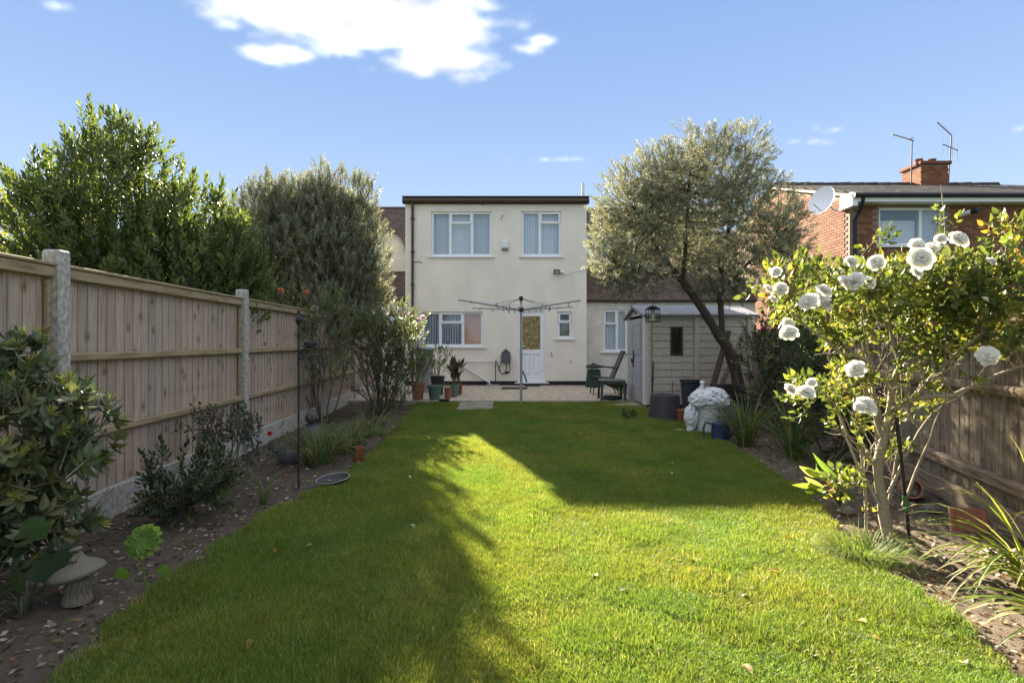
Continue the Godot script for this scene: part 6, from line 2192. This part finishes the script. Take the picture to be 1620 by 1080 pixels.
	for k in [[Color(0.13, 0.18, 0.045), Color(0.22, 0.26, 0.06)], [Color(0.09, 0.13, 0.035), Color(0.16, 0.20, 0.05)], [Color(0.20, 0.22, 0.05), Color(0.32, 0.30, 0.07)], [Color(0.08, 0.11, 0.04), Color(0.13, 0.16, 0.05)]]:
		for i in 2:
			sp.append(sprig(6, 0.105, lf, 1.25, 0.5, k[0], k[1], Color(0.2, 0.2, 0.06)))
	
	var E := [[Vector3(1.632, 1.543, -3.300), Vector3(0.19, 0.13, 0.25)], [Vector3(2.022, 1.522, -3.500), Vector3(0.26, 0.13, 0.35)], [Vector3(2.440, 1.562, -3.600), Vector3(0.32, 0.15, 0.4)], [Vector3(2.703, 1.581, -3.500), Vector3(0.30, 0.16, 0.4)], [Vector3(2.928, 1.514, -3.400), Vector3(0.30, 0.20, 0.4)], [Vector3(2.920, 1.330, -3.600), Vector3(0.30, 0.13, 0.35)], [Vector3(1.813, 0.891, -3.400), Vector3(0.14, 0.10, 0.18)], [Vector3(2.080, 0.970, -3.600), Vector3(0.12, 0.09, 0.15)], [Vector3(2.656, 2.008, -3.500), Vector3(0.05, 0.16, 0.06)], [Vector3(2.941, 1.827, -3.350), Vector3(0.08, 0.10, 0.1)], [Vector3(2.428, 1.862, -3.800), Vector3(0.08, 0.07, 0.1)], [Vector3(2.229, 0.292, -3.750), Vector3(0.08, 0.14, 0.1)]]
	for e in E:
		e[0] -= b
	var places := []
	sp.append(sprig(6, 0.10, lf, 1.25, 0.5, Color(0.30, 0.14, 0.03), Color(0.40, 0.27, 0.05), Color(0.3, 0.12, 0.05)))
	crown(null, E, 1000, sp.slice(0, 8) + sp.slice(0, 8) + sp.slice(0, 8) + sp, 0.45, 0.7, 0.75, 1.25, -0.16, 12, 0.1, places)
	for q in places:
		q[1] = q[1] % 8 if q[1] < 32 else 8
	for q in tips:
		if R.randf() < (0.5 if q[0].y > 1.2 else 0.12):
			places.append([Transform3D(along((q[1] + rv(0.8)).normalized(), R.randf() * TAU), q[0]), R.randi() % 8, 0])
	pieces(t, "leaf", "foliage", places, sp, [M.leaf_soft], 300)
	var kinds := []
	for i in 3:
		kinds.append(bloom_mb(0.05, Color(0.86, 0.85, 0.80), 5).mesh())
	var roses := [[Vector3(1.354, 1.602, -2.910), 0.029], [Vector3(1.365, 1.523, -3.040), 0.030], [Vector3(1.404, 1.521, -2.970), 0.037], [Vector3(1.404, 1.470, -3.070), 0.027], [Vector3(1.672, 1.450, -3.080), 0.060], [Vector3(1.485, 1.443, -2.830), 0.046], [Vector3(1.535, 1.493, -2.810), 0.040], [Vector3(1.820, 1.619, -3.180), 0.040], [Vector3(1.710, 1.546, -2.920), 0.042], [Vector3(1.762, 1.554, -2.910), 0.052], [Vector3(2.037, 1.581, -3.250), 0.040], [Vector3(1.465, 1.287, -3.010), 0.048], [Vector3(1.538, 1.342, -3.180), 0.040], [Vector3(1.822, 1.099, -3.010), 0.048], [Vector3(1.504, 0.983, -3.090), 0.038], [Vector3(1.482, 0.983, -2.870), 0.046], [Vector3(1.626, 1.024, -3.090), 0.027], [Vector3(1.983, 0.880, -3.190), 0.057], [Vector3(1.860, 0.897, -3.040), 0.032], [Vector3(2.008, 1.680, -3.130), 0.045], [Vector3(1.841, 1.676, -3.100), 0.039], [Vector3(2.030, 1.658, -2.830), 0.056], [Vector3(2.309, 1.744, -3.140), 0.050], [Vector3(2.187, 1.758, -3.070), 0.044], [Vector3(2.302, 1.770, -2.940), 0.047], [Vector3(2.117, 1.752, -2.810), 0.030], [Vector3(2.262, 1.631, -3.190), 0.040], [Vector3(2.516, 1.168, -3.010), 0.052], [Vector3(2.592, 1.478, -3.120), 0.020], [Vector3(2.695, 1.695, -3.200), 0.028]]
	for k in roses:
		var o := part(t, "bloom", kinds[R.randi() % 3], M.petal)
		var s: float = k[1] / 0.05 * 1.08
		o.position = k[0] - b
		o.basis = (along(Vector3(rf(-0.7, 0.5), rf(0.1, 0.9), rf(0.3, 1.0))) * Basis(Vector3.UP, R.randf() * 6.0)).scaled_local(Vector3(s, s, s))

func right_border(dark: Array, mix: Array):
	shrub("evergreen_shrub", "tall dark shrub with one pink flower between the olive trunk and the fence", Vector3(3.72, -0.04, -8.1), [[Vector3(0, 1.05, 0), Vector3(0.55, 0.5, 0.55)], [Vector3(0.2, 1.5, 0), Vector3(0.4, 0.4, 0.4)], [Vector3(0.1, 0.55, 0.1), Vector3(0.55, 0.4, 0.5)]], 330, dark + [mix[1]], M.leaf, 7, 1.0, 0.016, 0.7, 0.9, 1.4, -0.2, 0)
	var t: Node3D = get_node("evergreen_shrub_001")
	var o := part(t, "bloom", bloom_mb(0.05, Color(0.55, 0.06, 0.22), 3), M.petal)
	o.position = Vector3(3.361, 1.402, -7.600) - t.position
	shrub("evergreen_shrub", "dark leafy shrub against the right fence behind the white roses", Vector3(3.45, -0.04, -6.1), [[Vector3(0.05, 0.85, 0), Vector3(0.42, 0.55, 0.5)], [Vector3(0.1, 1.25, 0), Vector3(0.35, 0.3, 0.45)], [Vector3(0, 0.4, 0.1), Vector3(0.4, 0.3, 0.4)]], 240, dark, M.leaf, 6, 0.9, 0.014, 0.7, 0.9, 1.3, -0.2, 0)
	var cols := [Color(0.085, 0.14, 0.04), Color(0.11, 0.17, 0.05), Color(0.07, 0.11, 0.04), Color(0.24, 0.22, 0.11)]
	strap_clump("strappy_plant", "upright strappy plant next to the blue watering can", Vector3(2.870, -0.030, -6.982), 95, 0.55, 0.95, 0.018, 0.32, cols, 0.12, "strappy plants in the right border")
	strap_clump("strappy_plant", "arching strappy plant farther from the watering can under the dark shrub", Vector3(3.079, -0.030, -6.227), 80, 0.55, 0.95, 0.019, 0.36, cols, 0.14, "strappy plants in the right border")
	strap_clump("strappy_plant", "strappy plant in the shade just behind the hosta", Vector3(2.85, -0.03, -5.2), 40, 0.3, 0.5, 0.016, 0.4, cols, 0.12, "strappy plants in the right border")
	# hosta at the lawn corner
	t = thing("hosta", "bright sunlit hosta with long pale leaves at the lawn corner", "plant", Vector3(2.560, -0.030, -4.431))
	for i in 14:
		var a := 1.2 + (i % 7) * 0.62 + rf(-0.2, 0.2)
		var b := MB.new()
		var tip := Vector3(cos(a) * rf(0.06, 0.18) - 0.05, 0.08 + 0.13 * (i / 7) + rf(0.0, 0.06), -sin(a) * rf(0.03, 0.1) + 0.03)
		b.tube([Vector3.ZERO, tip * Vector3(0.4, 0.7, 0.4), tip], [0.006, 0.005, 0.004], 5, Color(0.2, 0.25, 0.08))
		b.add(leaf_mb(rf(0.20, 0.28), 0.054, 6, 0.35, 0.30, [Color(0.15, 0.24, 0.05), Color(0.22, 0.29, 0.06), Color(0.33, 0.34, 0.15)][i % 3], 0.8), Transform3D(along(Vector3(cos(a) * 1.2 - 0.2, rf(0.15, 0.75), 0.2 + 0.7 * sin(a)), rf(-0.5, 0.5)), tip))
		part(t, "leaf", b, M.leaf_soft)
	# tuft of fine grass
	var g := thing("grass_tuft", "drooping tuft of fine green grass under the white rose", "grass", Vector3(2.085, -0.030, -3.339))
	var m := MB.new()
	for i in 620:
		var a := R.randf() * TAU
		var r := sqrt(R.randf()) * 0.16
		var bl := blade(rf(0.14, 0.27), 0.0045, Vector3(cos(a), 0, sin(a)) * rf(0.4, 1.2) + Vector3(0.1, 0, 0.2), rf(0.4, 0.9), Color(0.13, 0.20, 0.05).lerp(Color(0.26, 0.32, 0.10), R.randf()))
		m.add(bl, Transform3D(Basis(), Vector3(cos(a) * r * 1.2, 0, sin(a) * r * 0.8)))
	part(g, "blades", m, M.leaf_soft, "stuff")
	# sword leaves at the right edge
	var yc := [Color(0.20, 0.26, 0.05), Color(0.28, 0.32, 0.06), Color(0.16, 0.22, 0.05), Color(0.42, 0.40, 0.2)]
	strap_clump("sword_leaf_plant", "sunlit sword-leaved plant at the right edge above the pale stone", Vector3(2.72, -0.03, -2.95), 38, 0.5, 0.85, 0.032, 0.55, yc, 0.08, "sword-leaved plants at the right edge", Vector3(-0.75, 0, 0.25))
	strap_clump("sword_leaf_plant", "sunlit sword-leaved plant nearest the viewer at the right edge", Vector3(2.42, -0.03, -2.35), 36, 0.4, 0.65, 0.028, 0.55, yc, 0.08, "sword-leaved plants at the right edge", Vector3(-0.6, 0, 0.1))
	# stake
	t = thing("garden_stake", "black and green garden stake tied beside the rose stem", "stake", Vector3(2.540, -0.030, -3.623))
	m = MB.new()
	m.tube([Vector3(0, -0.05, 0), Vector3(2.419, 0.317, -3.500) - t.position, Vector3(2.402, 0.777, -3.550) - t.position], [0.011], 8)
	part(t, "rod", m, M.black)
	m = MB.new()
	m.tube([Vector3(2.433, 0.208, -3.500) - t.position, Vector3(2.419, 0.301, -3.500) - t.position], [0.015], 8, Color(0.06, 0.15, 0.07))
	part(t, "green_sleeve", m, M.plastic)
	# clay pipe, tile and stones by the fence
	m = MB.new()
	m.lathe([Vector2(0.065, -0.1), Vector2(0.08, -0.1), Vector2(0.08, 0.1), Vector2(0.065, 0.1), Vector2(0.065, -0.1)], 24, Vector3(0, 0.08, 0), Color(0.42, 0.22, 0.15), Basis(Vector3.RIGHT, 1.35) * Basis(Vector3.UP, 0.0))
	o = solo("clay_pipe", m, M.terracotta, "short clay pipe lying at the fence foot behind the rose", "pipe", Vector3(3.257, -0.030, -4.645))
	o.rotation.y = -0.5
	m = MB.new()
	m.cbox(Vector3(0, 0.1, 0), Vector3(0.24, 0.2, 0.025), 0.005, Color(0.42, 0.18, 0.12))
	m.tube([Vector3(-0.12, 0.0, 0.0), Vector3(-0.12, 0.2, 0.0)], [0.025], 10, Color(0.42, 0.18, 0.12))
	m.tube([Vector3(0.12, 0.0, 0.0), Vector3(0.12, 0.2, 0.0)], [0.025], 10, Color(0.42, 0.18, 0.12))
	o = solo("clay_tile", m, M.terracotta, "red clay edging tile leaning on the old fence", "tile", Vector3(3.073, -0.030, -3.815))
	o.rotation = Vector3(-0.25, -0.35, 0)
	o.scale = Vector3(0.75, 0.8, 0.75)
	for k in [[Vector3(2.809, -0.030, -3.291), Vector3(0.085, 0.06, 0.07), "rounded pale stone under the sword leaves"], [Vector3(2.869, -0.030, -3.156), Vector3(0.12, 0.09, 0.09), "larger pale stone cut by the right edge"], [Vector3(2.504, -0.030, -4.235), Vector3(0.05, 0.035, 0.045), "small grey stone at the hosta's foot"], [Vector3(3.171, -0.030, -4.299), Vector3(0.06, 0.035, 0.05), "flat grey stone behind the rose stem"]]:
		m = MB.new()
		crumple(m, Vector3(0, k[1].y * 0.4, 0), k[1], [Color(0.38, 0.34, 0.29)], R.randi() % 99, 0.18)
		solo("garden_stone", m, M.stone, k[2], "stone", k[0], "stones in the right border")

func lawn_things():
	var m := MB.new()
	m.cbox(Vector3(0, 0, 0), Vector3(0.66, 0.05, 0.62), 0.008)
	var o := solo("paving_slab", m, M.slab, "grey paving slab in the lawn touching the patio", "paving slab", Vector3(-0.70, 0.012, -11.22))
	o = solo("paving_slab", m.mesh(), M.slab, "grey paving slab nearer the viewer in the lawn before the patio", "paving slab", Vector3(-0.68, 0.010, -10.57))
	o.rotation.y = 0.01
	# fallen leaves
	var kinds := []
	for i in 4:
		kinds.append(leaf_mb(rf(0.05, 0.07), rf(0.028, 0.04), 5, rf(0.3, 0.7), rf(0.1, 0.5), [Color(0.45, 0.42, 0.30), Color(0.55, 0.53, 0.45), Color(0.40, 0.25, 0.08), Color(0.50, 0.40, 0.16)][i], 0.8).mesh())
	var spots := [Vector3(-0.678, 0.000, -3.814), Vector3(-1.201, 0.000, -3.409), Vector3(-1.068, 0.000, -2.334), Vector3(0.444, 0.000, -2.961), Vector3(0.525, 0.000, -2.778), Vector3(0.576, 0.000, -2.282), Vector3(1.417, 0.000, -3.000), Vector3(1.315, 0.000, -2.922), Vector3(1.176, 0.000, -2.206), Vector3(1.544, 0.000, -2.473), Vector3(1.755, 0.000, -3.549), Vector3(1.093, 0.000, -2.711), Vector3(1.898, 0.000, -3.689), Vector3(1.335, 0.000, -2.731), Vector3(-1.398, 0.000, -3.328), Vector3(-0.938, 0.000, -5.114), Vector3(-0.938, 0.000, -5.625), Vector3(-0.365, 0.000, -9.375), Vector3(-0.966, 0.000, -8.523), Vector3(1.474, 0.000, -5.307), Vector3(2.907, 0.000, -6.541), Vector3(1.491, 0.000, -2.354), Vector3(0.877, 0.000, -2.163), Vector3(1.615, 0.000, -5.769), Vector3(1.819, 0.000, -5.569), Vector3(-0.682, 0.000, -5.114), Vector3(-1.394, 0.000, -4.327), Vector3(1.731, 0.000, -2.163), Vector3(0.586, 0.000, -8.789), Vector3(0.917, 0.000, -7.500)]
	for i in spots.size():
		o = solo("fallen_leaf", kinds[(i * 7) % 4], M.leaf_soft, ["dull straw-coloured fallen leaf curled on the grass", "whitish fallen leaf curled on the grass", "brown fallen leaf curled on the grass", "yellowish fallen leaf curled on the grass"][(i * 7) % 4], "leaf", spots[i] + Vector3(0, 0.028 + lawn_y(spots[i].x, -spots[i].z), 0), "fallen leaves on the lawn")
		o.rotation = Vector3(-PI / 2 + rf(-0.4, 0.4), R.randf() * TAU, rf(-0.4, 0.4))
	# dark weed on the lawn before the shed
	var lf := func(c): return leaf_mb(0.06, 0.03, 3, 0.2, 0.3, c)
	var w := thing("weed_tuft", "dark low weed growing in the lawn before the shed", "weed", Vector3(1.850, 0.000, -9.146))
	m = MB.new()
	var sp := [sprig(8, 0.1, lf, 1.3, 0.7, Color(0.03, 0.04, 0.025), Color(0.05, 0.06, 0.03))]
	crown(m, [[Vector3(0, 0.04, 0), Vector3(0.09, 0.05, 0.07)]], 12, sp, 0.8, 0.7, 0.8, 1.0, -1.0)
	part(w, "leaves", m, M.leaf)
